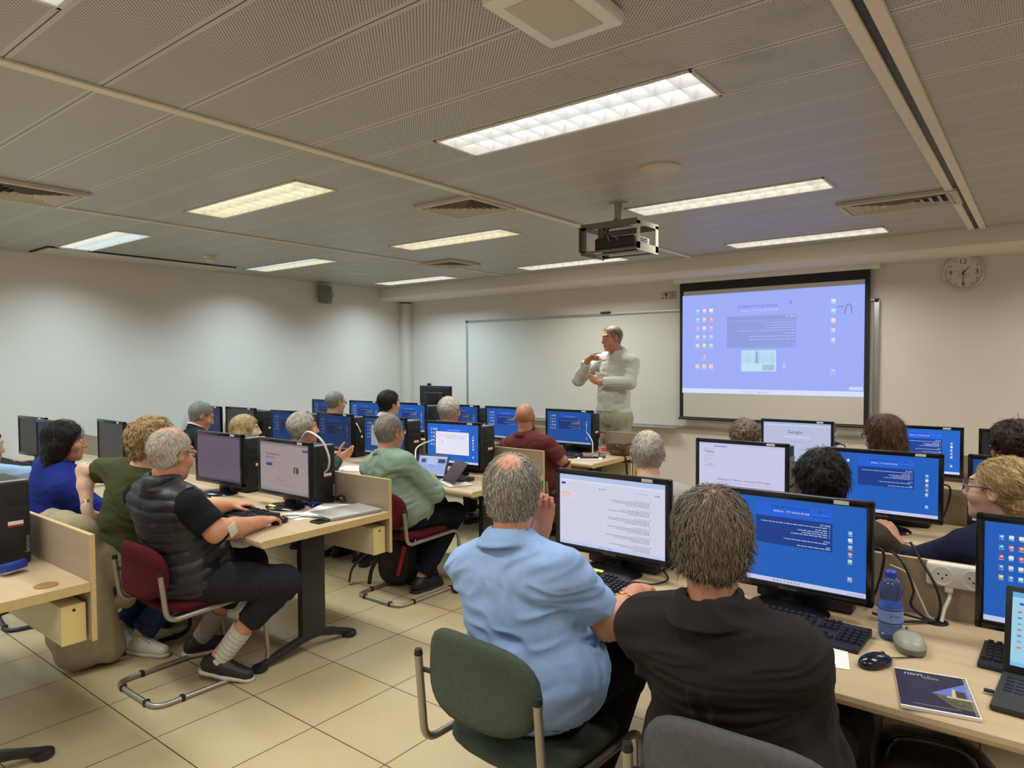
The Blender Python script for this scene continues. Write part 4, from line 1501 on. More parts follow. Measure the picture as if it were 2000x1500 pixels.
class Person:
    def __init__(s, name_label, h=.008, cat='person'):
        s.label = name_label; s.h = h
        s.root = empty('person', (0, 0, 0), 0, name_label, cat)

    # ---- pose
    arm = 1.0

    def seat(s, P, Hc, tyaw=0.0, hyaw=0.0, hpitch=-5, hroll=0, sw=.175, girth=1.0, size=1.0, seat_z=.45, lean=None, slump=0.0):
        """P pelvis centre, Hc head centre; angles in degrees"""
        s.P, s.Hc = A(P, float), A(Hc, float)
        s.size = size; s.g = girth
        s.Hm = rotm(hyaw, hpitch, hroll)
        fw = rotm(tyaw)[:, 1]
        # base of the neck lies below and a little behind the head centre
        s.N = s.Hc - A((0, 0, .140)) * size - s.Hm[:, 1] * .048 * size
        s.up = nrm(s.N - s.P)
        rt = rotm(tyaw)[:, 0]
        s.rt = nrm(rt - s.up * (rt @ s.up))
        s.fw = np.cross(s.up, s.rt)
        s.SL = s.N - s.up * .078 * size - s.rt * sw - s.fw * .01
        s.SR = s.N - s.up * .078 * size + s.rt * sw - s.fw * .01
        s.tyaw = tyaw
        s.T = float(np.linalg.norm(s.N - s.P))
        return s

    def arms(s, WL, WR, pL=(-.6, -.2, -.8), pR=(.6, -.2, -.8), l1=.29, l2=.255):
        Rm = rotm(s.tyaw)
        s.EL, s.WL = ik(s.SL, WL, l1 * s.size, l2 * s.size, Rm @ A(pL))
        s.ER, s.WR = ik(s.SR, WR, l1 * s.size, l2 * s.size, Rm @ A(pR))
        return s

    def legs(s, yaw=0.0, KL=None, KR=None, AL=None, AR=None):
        Rm = rotm(yaw)
        s.HLp = s.P - Rm[:, 0] * .09 - A((0, 0, .01)); s.HRp = s.P + Rm[:, 0] * .09 - A((0, 0, .01))
        s.KL = A(KL, float) if KL is not None else s.HLp + Rm[:, 1] * .42 - Rm[:, 0] * .04 + A((0, 0, -.02))
        s.KR = A(KR, float) if KR is not None else s.HRp + Rm[:, 1] * .42 + Rm[:, 0] * .04 + A((0, 0, -.02))
        s.AL = A(AL, float) if AL is not None else A((s.KL[0], s.KL[1], .10)) + Rm[:, 1] * .02
        s.AR = A(AR, float) if AR is not None else A((s.KR[0], s.KR[1], .10)) + Rm[:, 1] * .02
        s.lyaw = yaw
        return s

    # ---- shapes
    def torso(s, F, t=0.0, top=True):
        g, z = s.g, s.size
        Rm = np.stack([s.rt, s.fw, s.up], 1)
        q = s.T
        F.ell(s.P + s.up * .02, ((.172 * g + t), (.125 * g + t), .125 + t), Rm, .001)
        F.ell(s.P + s.up * q * .34 + s.fw * .012, (.150 * g + t, .118 * g + t, .16 + t), Rm, .09)
        F.ell(s.P + s.up * q * .64, (.165 + .01 * (g - 1) + t, .118 + t, .175 + t), Rm, .07)
        F.cone(s.SL + s.rt * .03, s.SR - s.rt * .03, .056 + t * .8, .056 + t * .8, .06)
        if top:
            for S_ in (s.SL, s.SR):
                F.cone(s.N - s.up * .025 - s.fw * .012, S_ * .72 + s.N * .28 - s.up * .01, .038 + t * .6, .042 + t * .7, .05)
        return F

    def build_body(s, skinm, h=None, handL=None, handR=None, fem=0.0, legskin=False, jaw=1.0, hs=1.0, arms=True, extra=None, bare_legs=True):
        F = Field(); s.skinm = skinm
        s.torso(F)
        z = s.size; s.hs = hs
        F.cone(s.N - s.up * .04, s.Hc - s.Hm[:, 1] * .028 * hs - s.Hm[:, 2] * .045 * hs, .060 - .010 * fem, .053 - .009 * fem, .03)
        head_prims(F, s.Hc, s.Hm, hs, fem, jaw)
        for S_, E_, W_, hd, sd in ((s.SL, s.EL, s.WL, handL, -1), (s.SR, s.ER, s.WR, handR, 1)):
            k = (1 - .12 * fem) * s.arm
            F.cone(S_, E_, .050 * k, .041 * k, .035); F.cone(E_, E_ * .62 + W_ * .38, .042 * k, .042 * k, .02)
            F.cone(E_ * .62 + W_ * .38, W_, .042 * k, .026 * k, .02)
            hd = hd or {}
            d = hd.get('d', W_ - E_); n = hd.get('n', (0, 0, -1))
            hand_prims(F, W_, d, n, sd if 'flip' not in hd else -sd, hd.get('curl', .35), hd.get('thumb', .4), hd.get('s', .95 * (1 - .08 * fem)), spread=hd.get('spread', .12))
        for Hp, K, An in ((s.HLp, s.KL, s.AL), (s.HRp, s.KR, s.AR)):
            F.cone(Hp, K, .080, .056, .03); F.cone(K, K * .6 + An * .4, .054, .050, .02); F.cone(K * .6 + An * .4, An, .050, .036, .02)
        if extra: extra(F)
        v, q = polygonise(F, h or s.h)
        fc = v[q].mean(1)
        near = ((fc - s.Hc) ** 2).sum(1) < (.16 * hs) ** 2
        mi = np.zeros(len(q), int)
        mi[near] = head_masks(fc[near], s.Hc, s.Hm, hs)
        lips = mat('lips_' + skinm.name, tuple(np.clip(A(skinm.node_tree.nodes['Principled BSDF'].inputs['Base Color'].default_value[:3]) * A((.85, .55, .55)), 0, 1)), .45)
        s.body = np_mesh('body', v, q, [skinm, lips, mat('eye_white', (.72, .70, .68), .3), mat('iris', (.04, .025, .015), .2), mat('brow', s.browc if hasattr(s, 'browc') else (.10, .08, .06), .8)], s.root, mi)
        return s

    def wrinkle(s, F, amp, freq=9.0, seed=1, aniso=(1, 1, 2.2)):
        Rm = np.stack([s.rt, s.fw, s.up], 1)

        def g(P, d):
            m = np.abs(d) < .05
            if not m.any(): return d
            q = (P[m] - s.P) @ Rm * A(aniso) * freq
            w1 = vnoise(q * .5 + 11.3, seed)
            n1 = vnoise(q + w1[:, None] * 1.6, seed + 1)
            d = d.copy()
            d[m] -= amp * (1 - 2.2 * np.abs(n1)) * .8 + amp * .5 * w1
            return d
        F.mods.append(g)

    def shirt(s, name, m, t=.014, sleeve=.55, hem=.10, wr=.005, collar=None, ridges=0.0, nosleeve=False, seed=3, loose=.012, h=None, neck=.0, cuff=None, mats=None, label=None, placket=False, pleats=False, throat=False):
        """sleeve: 0..1 along upper arm, 1..2 into the forearm; hem: how far below the pelvis centre the cloth reaches"""
        F = Field()
        g0 = s.g; s.torso(F, t); s.g = g0
        if loose:
            Rm = np.stack([s.rt, s.fw, s.up], 1)
            F.ell(s.P + s.up * .05, (.168 * s.g + t + loose, .125 * s.g + t + loose, .17), Rm, .05)
        ends = []
        if not nosleeve:
            for S_, E_, W_ in ((s.SL, s.EL, s.WL), (s.SR, s.ER, s.WR)):
                if sleeve <= 1:
                    e = S_ + (E_ - S_) * sleeve
                    F.cone(S_, e + (e - S_) * .15, .050 * s.arm + t, .050 * s.arm + t * 1.2, .03)
                    ends.append((e, nrm(E_ - S_)))
                else:
                    F.cone(S_, E_, .050 + t * .9, .045 + t * .9, .03)
                    e = E_ + (W_ - E_) * (sleeve - 1)
                    F.cone(E_, e + nrm(W_ - E_) * .03, .047 + t, .031 + t * .9, .02)
                    ends.append((e, nrm(W_ - E_)))
        for e, n in ends:
            # cut only near the sleeve end
            def cut(P, e=e, n=n):
                q = P - e; a = q @ n; far = np.linalg.norm(q - a[:, None] * n, axis=1) - .086
                return np.minimum(np.minimum(a, -far), .08 - a)
            F.func(cut, e, .10, 0, 'i')
        if collar:
            F.ring(s.N + s.up * (.018 + collar.get('up', 0)) + s.fw * .004, nrm(s.up + s.fw * collar.get('tilt', .35)), collar.get('r', .066), .008, collar.get('half', .016), .008, sq=.95, xa=s.rt, flare=collar.get('flare', .35))
        # neck opening
        F.func(lambda P: -(np.linalg.norm((P - (s.N + s.up * (.075 + neck) + s.fw * .03)), axis=1) - .062), s.N + s.up * .075, .2, .004, 'i') if not collar else None
        if throat:
            F.ell(s.N + s.fw * .085 + s.up * .022, (.026, .060, .052), np.stack([s.rt, s.fw, s.up], 1), .006, 's')
        lowc = s.P - s.up * hem
        F.plane(lowc, -A((0, 0, 1.0)) * .75 - s.up * .6)
        if wr: s.wrinkle(F, wr, seed=seed)
        if placket or pleats:
            def pk(P, d):
                m_ = np.abs(d) < .04; d = d.copy(); q = P[m_] - s.P
                x, y, z = q @ s.rt, q @ s.fw, q @ s.up
                if placket: d[m_] -= .0035 * (y > 0) * np.clip((.017 - np.abs(x)) / .003, 0, 1)
                if pleats:
                    d[m_] -= .007 * (y < 0) * np.exp(-((np.abs(x + .01) - .020) / .0055) ** 2) * np.clip((s.T * .80 - z) / .01, 0, 1)
                    d[m_] += .003 * (y < 0) * np.exp(-((z - s.T * .80) / .004) ** 2)
                return d
            F.mods.append(pk)
        if ridges:
            def rg(P, d):
                m_ = np.abs(d) < .05
                d = d.copy()
                u = (P[m_] - s.P) @ s.up + .02 * vnoise(P[m_] * 5, 5) * .5
                d[m_] -= ridges * (np.abs(np.sin(PI * u / .052)) ** .6 - .6) - .0025 * vnoise(P[m_] * 34, 9)
                return d
            F.mods.append(rg)
        if nosleeve:
            for S_, sg in ((s.SL, -1), (s.SR, 1)):
                F.plane(S_ - s.rt * sg * .012, s.rt * sg + s.up * .12, 0)
        v, q = polygonise(F, h or s.h)
        o = np_mesh(name, v, q, m, s.root)
        return tag(o, label)

    def trousers(s, m, t=.014, waist=.07, ankle=.02, wr=.005, name='trousers', seed=7, crop=None, h=None, label=None):
        F = Field()
        Rm = np.stack([s.rt, s.fw, s.up], 1)
        F.ell(s.P + s.up * .0, (.172 * s.g + t, .128 * s.g + t, .13), Rm, .001)
        for Hp, K, An in ((s.HLp, s.KL, s.AL), (s.HRp, s.KR, s.AR)):
            F.cone(Hp, K, .088 + t, .064 + t, .05)
            e = An if crop is None else K + (An - K) * crop
            F.cone(K, e, .062 + t, .044 + t * 1.2, .02)
        for K, An in ((s.KL, s.AL), (s.KR, s.AR)):
            n = nrm(An - K); e = (An - n * ankle) if crop is None else K + (An - K) * crop

            def cut(P, e=e, n=n):
                q = P - e; a = q @ n; far = np.linalg.norm(q - a[:, None] * n, axis=1) - .11
                return np.minimum(np.minimum(a, -far), .11 - a)
            F.func(cut, e, .10, 0, 'i')
        F.plane(s.P + s.up * waist, s.up)
        if wr: s.wrinkle(F, wr, 11, seed, (1, 1.6, 1))
        v, q = polygonise(F, h or s.h)
        return tag(np_mesh(name, v, q, m, s.root), label)

    def shoes(s, m, sole, yawL=None, yawR=None, pitchL=0, pitchR=0, h=None, L_=.27):
        for An, yw, pt in ((s.AL, yawL, pitchL), (s.AR, yawR, pitchR)):
            yw = s.lyaw if yw is None else yw
            Rm = rotm(yw, pt)
            c = An + Rm @ A((0, .0, -.10))           # sole level under the ankle
            T = lambda x, y, z: c + Rm @ A((x, y, z), float)
            F = Field()
            F.cone(T(0, -.045, .045), T(0, .04, .045), .040, .042, .001); F.cone(T(0, .04, .045), T(0, .155, .030), .044, .034, .02)
            F.cone(T(0, -.02, .06), T(0, .0, .10), .040, .040, .03)
            F.plane(T(0, 0, .012), -Rm[:, 2]); F.plane(T(0, 0, .105), Rm[:, 2])
            v, q = polygonise(F, h or .007)
            sh = np_mesh('shoe', v, q, m, s.root)
            F = Field()
            F.cone(T(0, -.05, .02), T(0, .05, .02), .043, .044, .001); F.cone(T(0, .05, .02), T(0, .16, .022), .046, .037, .02)
            F.plane(T(0, 0, .0), -Rm[:, 2]); F.plane(T(0, 0, .022), Rm[:, 2])
            v, q = polygonise(F, h or .007)
            np_mesh('sole', v, q, sole, sh)
            b = MB()
            for i in range(4): b.cyl(T(-.026, .045 + i * .02, .089 - i * .008), T(.026, .045 + i * .02, .089 - i * .008), .003, n=6)
            b.build('lace', mat('lace_grey', srgb(120, 118, 112), .8), sh)
        return s

    def hair(s, m, kind='short', t=.010, bald=None, curls=0.0, extra=None, h=None, strands=0, slen=.03, lifts=1.0, attract=None, messy=.22, name='hair', cut=None, seed=2, freq=90, fall=1.0, sm=None):
        c, Hm, hs = s.Hc, s.Hm, s.hs
        T = lambda x, y, z: A(c) + Hm @ (A((x, y, z), float) * hs)
        F = Field()
        F.ell(T(0, -.016, .036), A((.0765 + t, .098 + t, .089 + t)) * hs, Hm, .001)
        F.ell(T(0, -.010, -.035), A((.062 + t * .8, .066 + t, .075)) * hs, Hm, .03)
        z0 = hairline(kind)

        def mask(P):
            q = (P - A(c)) @ Hm / hs
            zz = np.interp(q[:, 1], HL_Y, z0)
            # side temples lie behind the face
            return (zz - q[:, 2]) * .75 * hs
        F.func(mask, c, .5, .010, 'i')
        if extra: extra(F, T, Hm, hs)
        if curls:
            def cg(P, d):
                mm = np.abs(d) < .05; d = d.copy()
                n1 = vnoise(P[mm] * freq, seed)
                d[mm] -= curls * (1 - 1.8 * np.abs(n1)) + curls * .6 * vnoise(P[mm] * freq * .45, seed + 1)
                return d
            F.mods.append(cg)
        v, q = polygonise(F, h or min(s.h, .006))
        tris = None; mi = np.zeros(len(q), int)
        rng = np.random.default_rng(seed)
        fcs = v[q].mean(1)
        loc = (fcs - A(c)) @ Hm
        thin = np.zeros(len(q))
        if bald:      # thinning patch: scalp shows between the hairs
            for (p, r, *cap) in bald:
                k0 = np.linalg.norm((loc / hs - A(p)) / A(r), axis=1) + .12 * vnoise(loc * 60, seed)
                thin = np.maximum(thin, np.clip((1.25 - k0) / .55, 0, cap[0] if cap else 1))
            mi[rng.random(len(q)) < thin] = 3
        if strands:
            nv = np.cross(v[q[:, 2]] - v[q[:, 0]], v[q[:, 3]] - v[q[:, 1]]); nv /= np.linalg.norm(nv, axis=1)[:, None] + 1e-9
            nv *= np.sign((nv * (fcs - A(c))).sum(1))[:, None]
            outer = np.linalg.norm(loc / (A((.0765, .098, .089)) * hs), axis=1) > .80
            idc = np.nonzero(outer)[0]
            wt = (1 - .93 * thin[idc]); pick = rng.choice(idc, strands, p=wt / wt.sum())
            p0 = fcs[pick] + rng.normal(0, .002, (strands, 3)); n0 = nv[pick]
            crown = T(0, -.06, .11)
            flow = (p0 - crown); flow /= np.linalg.norm(flow, axis=1)[:, None] + 1e-9
            if attract is not None:
                flow = T(*attract) - p0; flow /= np.linalg.norm(flow, axis=1)[:, None]
            flow = flow * .7 - Hm[:, 2] * .5 * fall + rng.normal(0, messy, (strands, 3))
            flow -= n0 * (flow * n0).sum(1)[:, None]; flow /= np.linalg.norm(flow, axis=1)[:, None] + 1e-9
            wv = np.cross(n0, flow) * (.0009 + .0005 * rng.random((strands, 1)))
            ln = slen * (.5 + rng.random((strands, 1)))
            lift = (.001 + .0025 * rng.random((strands, 1))) * (lifts)
            a = p0 - n0 * .001; bq = p0 + flow * ln * .5 + n0 * lift; e = p0 + flow * ln + n0 * lift * .4 - n0 * ln * ln * 6.5
            base = len(v)
            nvv = np.concatenate([a - wv, a + wv, bq - wv, bq + wv, e])
            k = np.arange(strands)
            qs = np.stack([base + k, base + strands + k, base + 3 * strands + k, base + 2 * strands + k], 1)
            tris = np.stack([base + 2 * strands + k, base + 3 * strands + k, base + 4 * strands + k], 1)
            tone = rng.integers(0, 2, strands) + 1
            mi = np.concatenate([mi, tone, tone])
            v = np.concatenate([v, nvv]); q = np.concatenate([q, qs])
        ms = [m] + (sm or [m, m]) + [s.skinm]
        o = np_mesh(name, v, q, ms, s.root, mi, tris)
        return o

    def glasses(s, m, up=False, wire=.0014, lens=True):
        c, Hm, hs = s.Hc, s.Hm, s.hs
        def T(x, y, z):
            if up:   # pushed up on the forehead
                a = R(48); y2, z2 = y * math.cos(a) - z * math.sin(a), y * math.sin(a) + z * math.cos(a)
                y, z = y2 - .012, z2 + .02
            return V(A(c) + Hm @ (A((x, y, z), float) * hs))
        b = MB()
        for sx in (-1, 1):
            pts = [T(sx * .033 + .023 * math.cos(a), .112 - .012 * abs(math.cos(a)) * (1 if math.cos(a) * sx > 0 else 0), .008 + .018 * math.sin(a)) for a in np.linspace(0, 2 * PI, 20, endpoint=False)]
            b.tube(pts, wire, 6, closed=True)
            b.tube([T(sx * .056, .103, .012), T(sx * .080, .080, .014), T(sx * .084, .01, .022), T(sx * .083, -.018, .018), T(sx * .083, -.034, -.002)], wire * 1.3, 6)
        b.tube([T(-.011, .112, .012), T(0, .115, .014), T(.011, .112, .012)], wire, 6)
        o = b.build('glasses', m, s.root)
        if lens:
            b = MB()
            for sx in (-1, 1):
                pts = [T(sx * .033 + .022 * math.cos(a), .1115 - .012 * abs(math.cos(a)) * (1 if math.cos(a) * sx > 0 else 0), .008 + .017 * math.sin(a)) for a in np.linspace(0, 2 * PI, 20, endpoint=False)]
                b.pydata(pts, [tuple(range(20))])
            b.build('lens', mat('lens_clear', (.8, .85, .9), .05, trans=.95, ior=1.05), o)
        return o


SK = {'fair': skin('fair', srgb(206, 156, 130)), 'ruddy': skin('ruddy', srgb(204, 144, 116)), 'tan': skin('tan', srgb(178, 126, 98)), 'olive': skin('olive', srgb(190, 144, 114)), 'pale': skin('pale', srgb(218, 176, 152))}
HR = {'grey': hairmat('grey', srgb(128, 122, 112)), 'silver': hairmat('silver', srgb(172, 166, 156)), 'dark': hairmat('dark', srgb(34, 26, 22)), 'black': hairmat('black', srgb(14, 12, 13)), 'brown': hairmat('brown', srgb(92, 58, 42)),
      'blond': hairmat('blond', srgb(190, 164, 112)), 'ash': hairmat('ash', srgb(150, 124, 84)), 'greybrown': hairmat('greybrown', srgb(104, 94, 80)), 'white': hairmat('white', srgb(204, 194, 178)), 'curlybrown': hairmat('curlybrown', srgb(58, 42, 34)),
      'graydark': hairmat('graydark', srgb(92, 86, 78))}
M_tee = lambda n, c: mat(n, c, .9, noise=(40, .05), bump=(700, .15), spec=.2)
M_sole = mat('sole_white', srgb(205, 200, 190), .6)
# ------------------------------------------------------------------ the people
HR['silver2'] = hairmat('silver2', srgb(152, 146, 134)); HR['greybrown2'] = hairmat('greybrown2', srgb(122, 112, 98))
M_jean = cloth('dark_denim', srgb(26, 27, 32), 1200)
M_bluejean = cloth('blue_denim', srgb(44, 62, 100), 1200)
M_trk = cloth('black_trousers', srgb(38, 38, 44), 900)
M_shoe_b = mat('black_shoe', (.012, .012, .014), .5)
M_shoe_w = mat('white_shoe', srgb(210, 208, 200), .5)
M_fr = mat('spectacle_frame', (.03, .03, .035), .3, .4)


def hc(x, y, top): return (x, y, top - .125)


def desk_hands(s, yd, gap=.17, z=.775, x=None):
    x = s.P[0] if x is None else x
    return ((x - gap, yd, z), (x + gap, yd, z))


# --- man in the light blue polo
p = Person('man in a light blue polo shirt seen from behind, hand raised to his temple', .0048)
p.arm = 1.06
p.seat((-1.25, 1.71, .57), hc(-1.307, 1.68, 1.276), 8, 30, -8, sw=.168, girth=1.18)
p.arms((-1.33, 1.88, 1.03), (-1.09, 2.08, .785), l1=.31, l2=.27)
p.EL = A((-1.44, 1.92, .80)); p.ER = A((-1.035, 1.80, .772))
p.legs(2, AL=(-1.33, 1.90, .10), AR=(-1.17, 1.82, .10))
p.build_body(SK['ruddy'], handL=dict(d=(.12, -.12, 1), n=(.5, -.85, .1), curl=(.9, 1.0, 1.1, 1.2), thumb=.5), handR=dict(d=(-.12, 1, -.06), n=(0, 0, -1), curl=.35))
p.shirt('polo_shirt', M_tee('polo_blue', srgb(150, 180, 226)), t=.016, sleeve=.70, hem=.125, wr=.009, collar=dict(half=.022, r=.074, up=.004, flare=.55), loose=.030, seed=5)
p.trousers(M_jean, waist=.0)
p.shoes(M_shoe_b, M_shoe_b)
p.hair(HR['silver2'], 'short', .011, bald=[((0, -.085, .112), (.036, .045, .042))], curls=.0012, strands=8000, slen=.017, lifts=.6, seed=11, sm=[HR['silver'], HR['grey']])
M_band = mat('gold_bead', srgb(196, 150, 70), .3, .7)
b = MB()
q0 = V(p.ER) * .45 + V(p.WR) * .55; ax = (V(p.WR) - V(p.ER)).normalized(); x0 = ax.orthogonal().normalized(); y0 = ax.cross(x0)
for r_ in range(2):
    for i in range(14):
        a = 2 * PI * (i + .5 * r_) / 14
        b.lathe([(0, -.006), (.005, -.003), (.006, 0), (.005, .003), (0, .006)], 8, M=Matrix.Translation(q0 + (x0 * math.cos(a) + y0 * math.sin(a)) * .041 + ax * .011 * r_))
b.build('bracelet', M_band, p.root)

# --- man in the black shirt
p = Person('man in a black shirt with grey brown hair, seen from behind on the grey chair', .0048)
p.seat((-.575, 1.68, .57), hc(-.601, 1.52, 1.272), 4, 22, -10, sw=.178, girth=1.14, size=1.02)
p.arms((-.64, 1.93, .70), (-.50, 1.92, .70), l1=.31, l2=.27)
p.EL = A((-.82, 1.70, .76)); p.ER = A((-.435, 1.67, .765))
p.legs(0)
p.build_body(SK['ruddy'], handL=dict(d=(.3, .9, -.2)), handR=dict(d=(-.3, .9, -.2)))
p.shirt('shirt', M_tee('shirt_black', srgb(40, 37, 36)), t=.018, sleeve=1.86, hem=.12, wr=.009, collar=dict(half=.022, r=.076, up=.000, flare=.55), loose=.035, seed=8, pleats=True)
p.trousers(M_jean)
p.shoes(M_shoe_b, M_shoe_b)
p.hair(HR['greybrown'], 'short', .011, curls=.003, bald=[((.0, -.086, .112), (.030, .032, .030), .35)], freq=60, strands=11000, slen=.028, lifts=.6, fall=.6, seed=4, sm=[HR['greybrown2'], HR['greybrown']])

# --- man in the quilted vest
p = Person('white haired man in a black quilted vest working a mouse, shin bare above white sock', .0052)
p.browc = (.3, .27, .24)
p.arm = 1.18
p.seat((-3.32, 1.67, .54), hc(-3.275, 1.57, 1.262), 10, 12, -8, sw=.185, girth=1.12, size=1.02)
p.arms((-3.56, 2.02, .78), (-3.115, 1.93, .770), l1=.31, l2=.28)
p.ER = A((-3.01, 1.64, .795)); p.EL = A((-3.58, 1.78, .80))
p.legs(-30, KL=(-3.35, 2.02, .50), KR=(-2.95, 1.95, .49), AL=(-3.58, 1.85, .105), AR=(-3.215, 1.755, .125))
p.build_body(SK['ruddy'], handR=dict(d=(-.28, 1, .0), n=(0, .1, -1), curl=(.45, .5, .55, .6), thumb=.2, s=1.02), handL=dict(d=(.15, 1, 0)))
p.shirt('t_shirt', M_tee('tee_black', srgb(22, 22, 26)), t=.012, sleeve=.78, hem=.05, wr=.004, seed=2)
p.shirt('vest', mat('vest_nylon', srgb(32, 33, 42), .45, bump=(160, .3), spec=.5), t=.026, nosleeve=True, hem=.10, wr=.003, collar=dict(half=.024, r=.074, up=.004), ridges=.0085, loose=.02, seed=6)
p.trousers(M_trk, crop=.52, t=.018)
def sock(s, K, An, c, lab=None):
    F = Field(); e = An + (K - An) * .36
    F.cone(An - A((0, 0, .03)), e, .044, .053, .01); n = nrm(K - An)
    F.plane(e - n * .0, n)
    F.mods.append(lambda P, d: d - .002 * np.sin((P @ n) * 260))
    v, q = polygonise(F, .005); return np_mesh('sock', v, q, c, s.root)
M_sock = M_tee('sock_white', srgb(196, 192, 184))
sock(p, p.KR, p.AR, M_sock); sock(p, p.KL, p.AL, M_tee('sock_grey', srgb(150, 148, 142)))
p.shoes(M_shoe_b, M_sole, yawR=-58, yawL=-20, pitchR=-9)
p.hair(HR['white'], 'short', .006, bald=[((0, .02, .13), (.082, .105, .062))], strands=2600, slen=.02, seed=21, sm=[HR['silver'], HR['white']])
p.glasses(M_fr)
ax = (V(p.WR) - V(p.ER)).normalized(); nn = V((.84, -.50, .12)); nn = (nn - ax * nn.dot(ax)).normalized()
c0 = V(p.ER) * .84 + V(p.WR) * .16 + nn * (.0425 * p.arm + .002)
M_ = Matrix.Translation(c0) @ Matrix((nn, ax, nn.cross(ax))).transposed().to_4x4()
b = MB(); b.box((0, 0, 0), (.007, .052, .056), rot=(R(24), 0, 0), bevel=.003, M=M_)
b.build('dressing', M_tee('gauze', srgb(206, 200, 178)), p.root)

# --- woman in the olive T shirt
p = Person('woman in an olive green T shirt with short curly blonde hair, hand on her hip', .0058)
p.seat((-3.98, 1.66, .56), hc(-3.79, 1.70, 1.262), 12, 8, -8, sw=.165, girth=1.08)
p.arms((-4.10, 1.50, .80), (-3.80, 1.98, .78), l1=.29, l2=.25)
p.EL = A((-4.19, 1.53, .985)); p.WL = A((-4.08, 1.50, .775)); p.ER = A((-3.62, 1.80, .80))
p.legs(-15, AL=(-4.08, 1.66, .10), AR=(-3.86, 1.66, .10))
p.build_body(SK['pale'], fem=.5, handL=dict(d=(.35, .25, -1), n=(.9, .2, .3), curl=.7), handR=dict(d=(0, 1, 0)))
p.shirt('t_shirt', M_tee('tee_olive', srgb(70, 74, 44)), t=.014, sleeve=.50, hem=.06, wr=.006, seed=14)
p.trousers(M_bluejean)
p.shoes(M_shoe_w, M_sole, yawL=-72, yawR=-70)
p.hair(HR['ash'], 'short', .014, curls=.010, freq=55, strands=1800, slen=.03, seed=31, sm=[HR['blond'], HR['ash']],
       extra=lambda F, T, Hm, hs: F.ell(T(0, .02, .105), A((.075, .075, .045)) * hs, Hm, .02))
b = MB()
for k in range(3):
    q0 = V(p.EL) * (.16 + .03 * k) + V(p.WL) * (.84 - .03 * k); ax = (V(p.WL) - V(p.EL)).normalized(); x0 = ax.orthogonal().normalized(); y0 = ax.cross(x0)
    b.tube([q0 + (x0 * math.cos(a) + y0 * math.sin(a)) * .030 + ax * .006 * math.sin(a + k) for a in np.linspace(0, 2 * PI, 20, endpoint=False)], .0022, 6, closed=True)
b.build('bracelet', M_chrome, p.root)

# --- woman in royal blue
p = Person('dark haired woman in a royal blue top, looking towards the front', .0062)
p.browc = (.03, .02, .02)
p.seat((-4.92, 1.64, .56), hc(-4.80, 1.65, 1.214), -6, -22, -3, sw=.185, girth=1.18)
p.arms((-5.15, 1.97, .78), (-4.72, 1.95, .78), l1=.29, l2=.25)
p.legs(-5)
p.build_body(SK['tan'], fem=.7, handL=dict(d=(0, 1, 0)), handR=dict(d=(0, 1, 0)))
p.shirt('blouse', M_tee('blouse_blue', srgb(28, 42, 122)), t=.022, sleeve=1.45, hem=.12, wr=.006, loose=.035, seed=17)
p.trousers(M_trk); p.shoes(M_shoe_b, M_shoe_b)


def bob(F, T, Hm, hs):
    F.ell(T(0, -.045, -.035), A((.088, .070, .095)) * hs, Hm, .03)
    F.cone(T(-.05, -.035, -.02), T(-.062, -.065, -.155), .048 * hs, .040 * hs, .03)
    F.cone(T(.05, -.045, -.02), T(.052, -.070, -.150), .044 * hs, .036 * hs, .03)
    F.cone(T(0, -.06, -.05), T(0, -.085, -.165), .055 * hs, .045 * hs, .03)


p.hair(HR['black'], 'woman', .013, curls=.004, freq=40, strands=2500, slen=.06, seed=5, extra=bob, fall=2.2, sm=[HR['black'], HR['dark']])

# --- partly seen person at the left edge
p = Person('person at the left picture edge, only the cheek and a pale blue sleeve showing', .0085)
p.seat((-5.84, 1.50, .56), hc(-5.93, 1.54, 1.115), -10, -40, -5, sw=.165)
p.arms((-5.75, 1.93, .78), (-5.50, 1.95, .78))
p.legs(0)
p.build_body(SK['fair'], fem=.5)
p.shirt('shirt', M_tee('shirt_paleblue', srgb(150, 172, 200)), t=.015, sleeve=1.8, hem=.1, wr=.004)
p.trousers(M_trk); p.shoes(M_shoe_b, M_shoe_b)
p.hair(HR['brown'], 'short', .012, curls=.003)

# --- sage sweater man
p = Person('grey haired man in glasses and a sage green sweater, seen from behind', .0062)
p.seat((-3.43, 3.21, .55), hc(-3.49, 3.14, 1.217), 2, 2, -4, sw=.185, girth=1.12)
p.arms((-3.62, 3.46, .785), (-3.42, 3.42, .785), l1=.30, l2=.26)
p.ER = A((-3.20, 3.27, .70)); p.WR = A((-3.38, 3.40, .775))
p.legs(-3, AL=(-3.52, 3.42, .10), AR=(-3.36, 3.30, .10), KR=(-3.28, 3.55, .50))
p.build_body(SK['ruddy'], handR=dict(d=(-.5, .85, 0), curl=.6), handL=dict(d=(.2, 1, 0)))
p.shirt('sweater', M_tee('sweat_sage', srgb(136, 156, 140)), t=.019, sleeve=1.72, hem=.08, wr=.007, collar=dict(half=.008, r=.066, up=.0), loose=.03, seed=23)
p.trousers(cloth('navy_trousers', srgb(22, 24, 36))); p.shoes(M_shoe_b, M_shoe_b)
p.hair(HR['grey'], 'short', .006, curls=.001, strands=1600, slen=.014, seed=9, sm=[HR['silver'], HR['grey']])
p.glasses(M_fr)

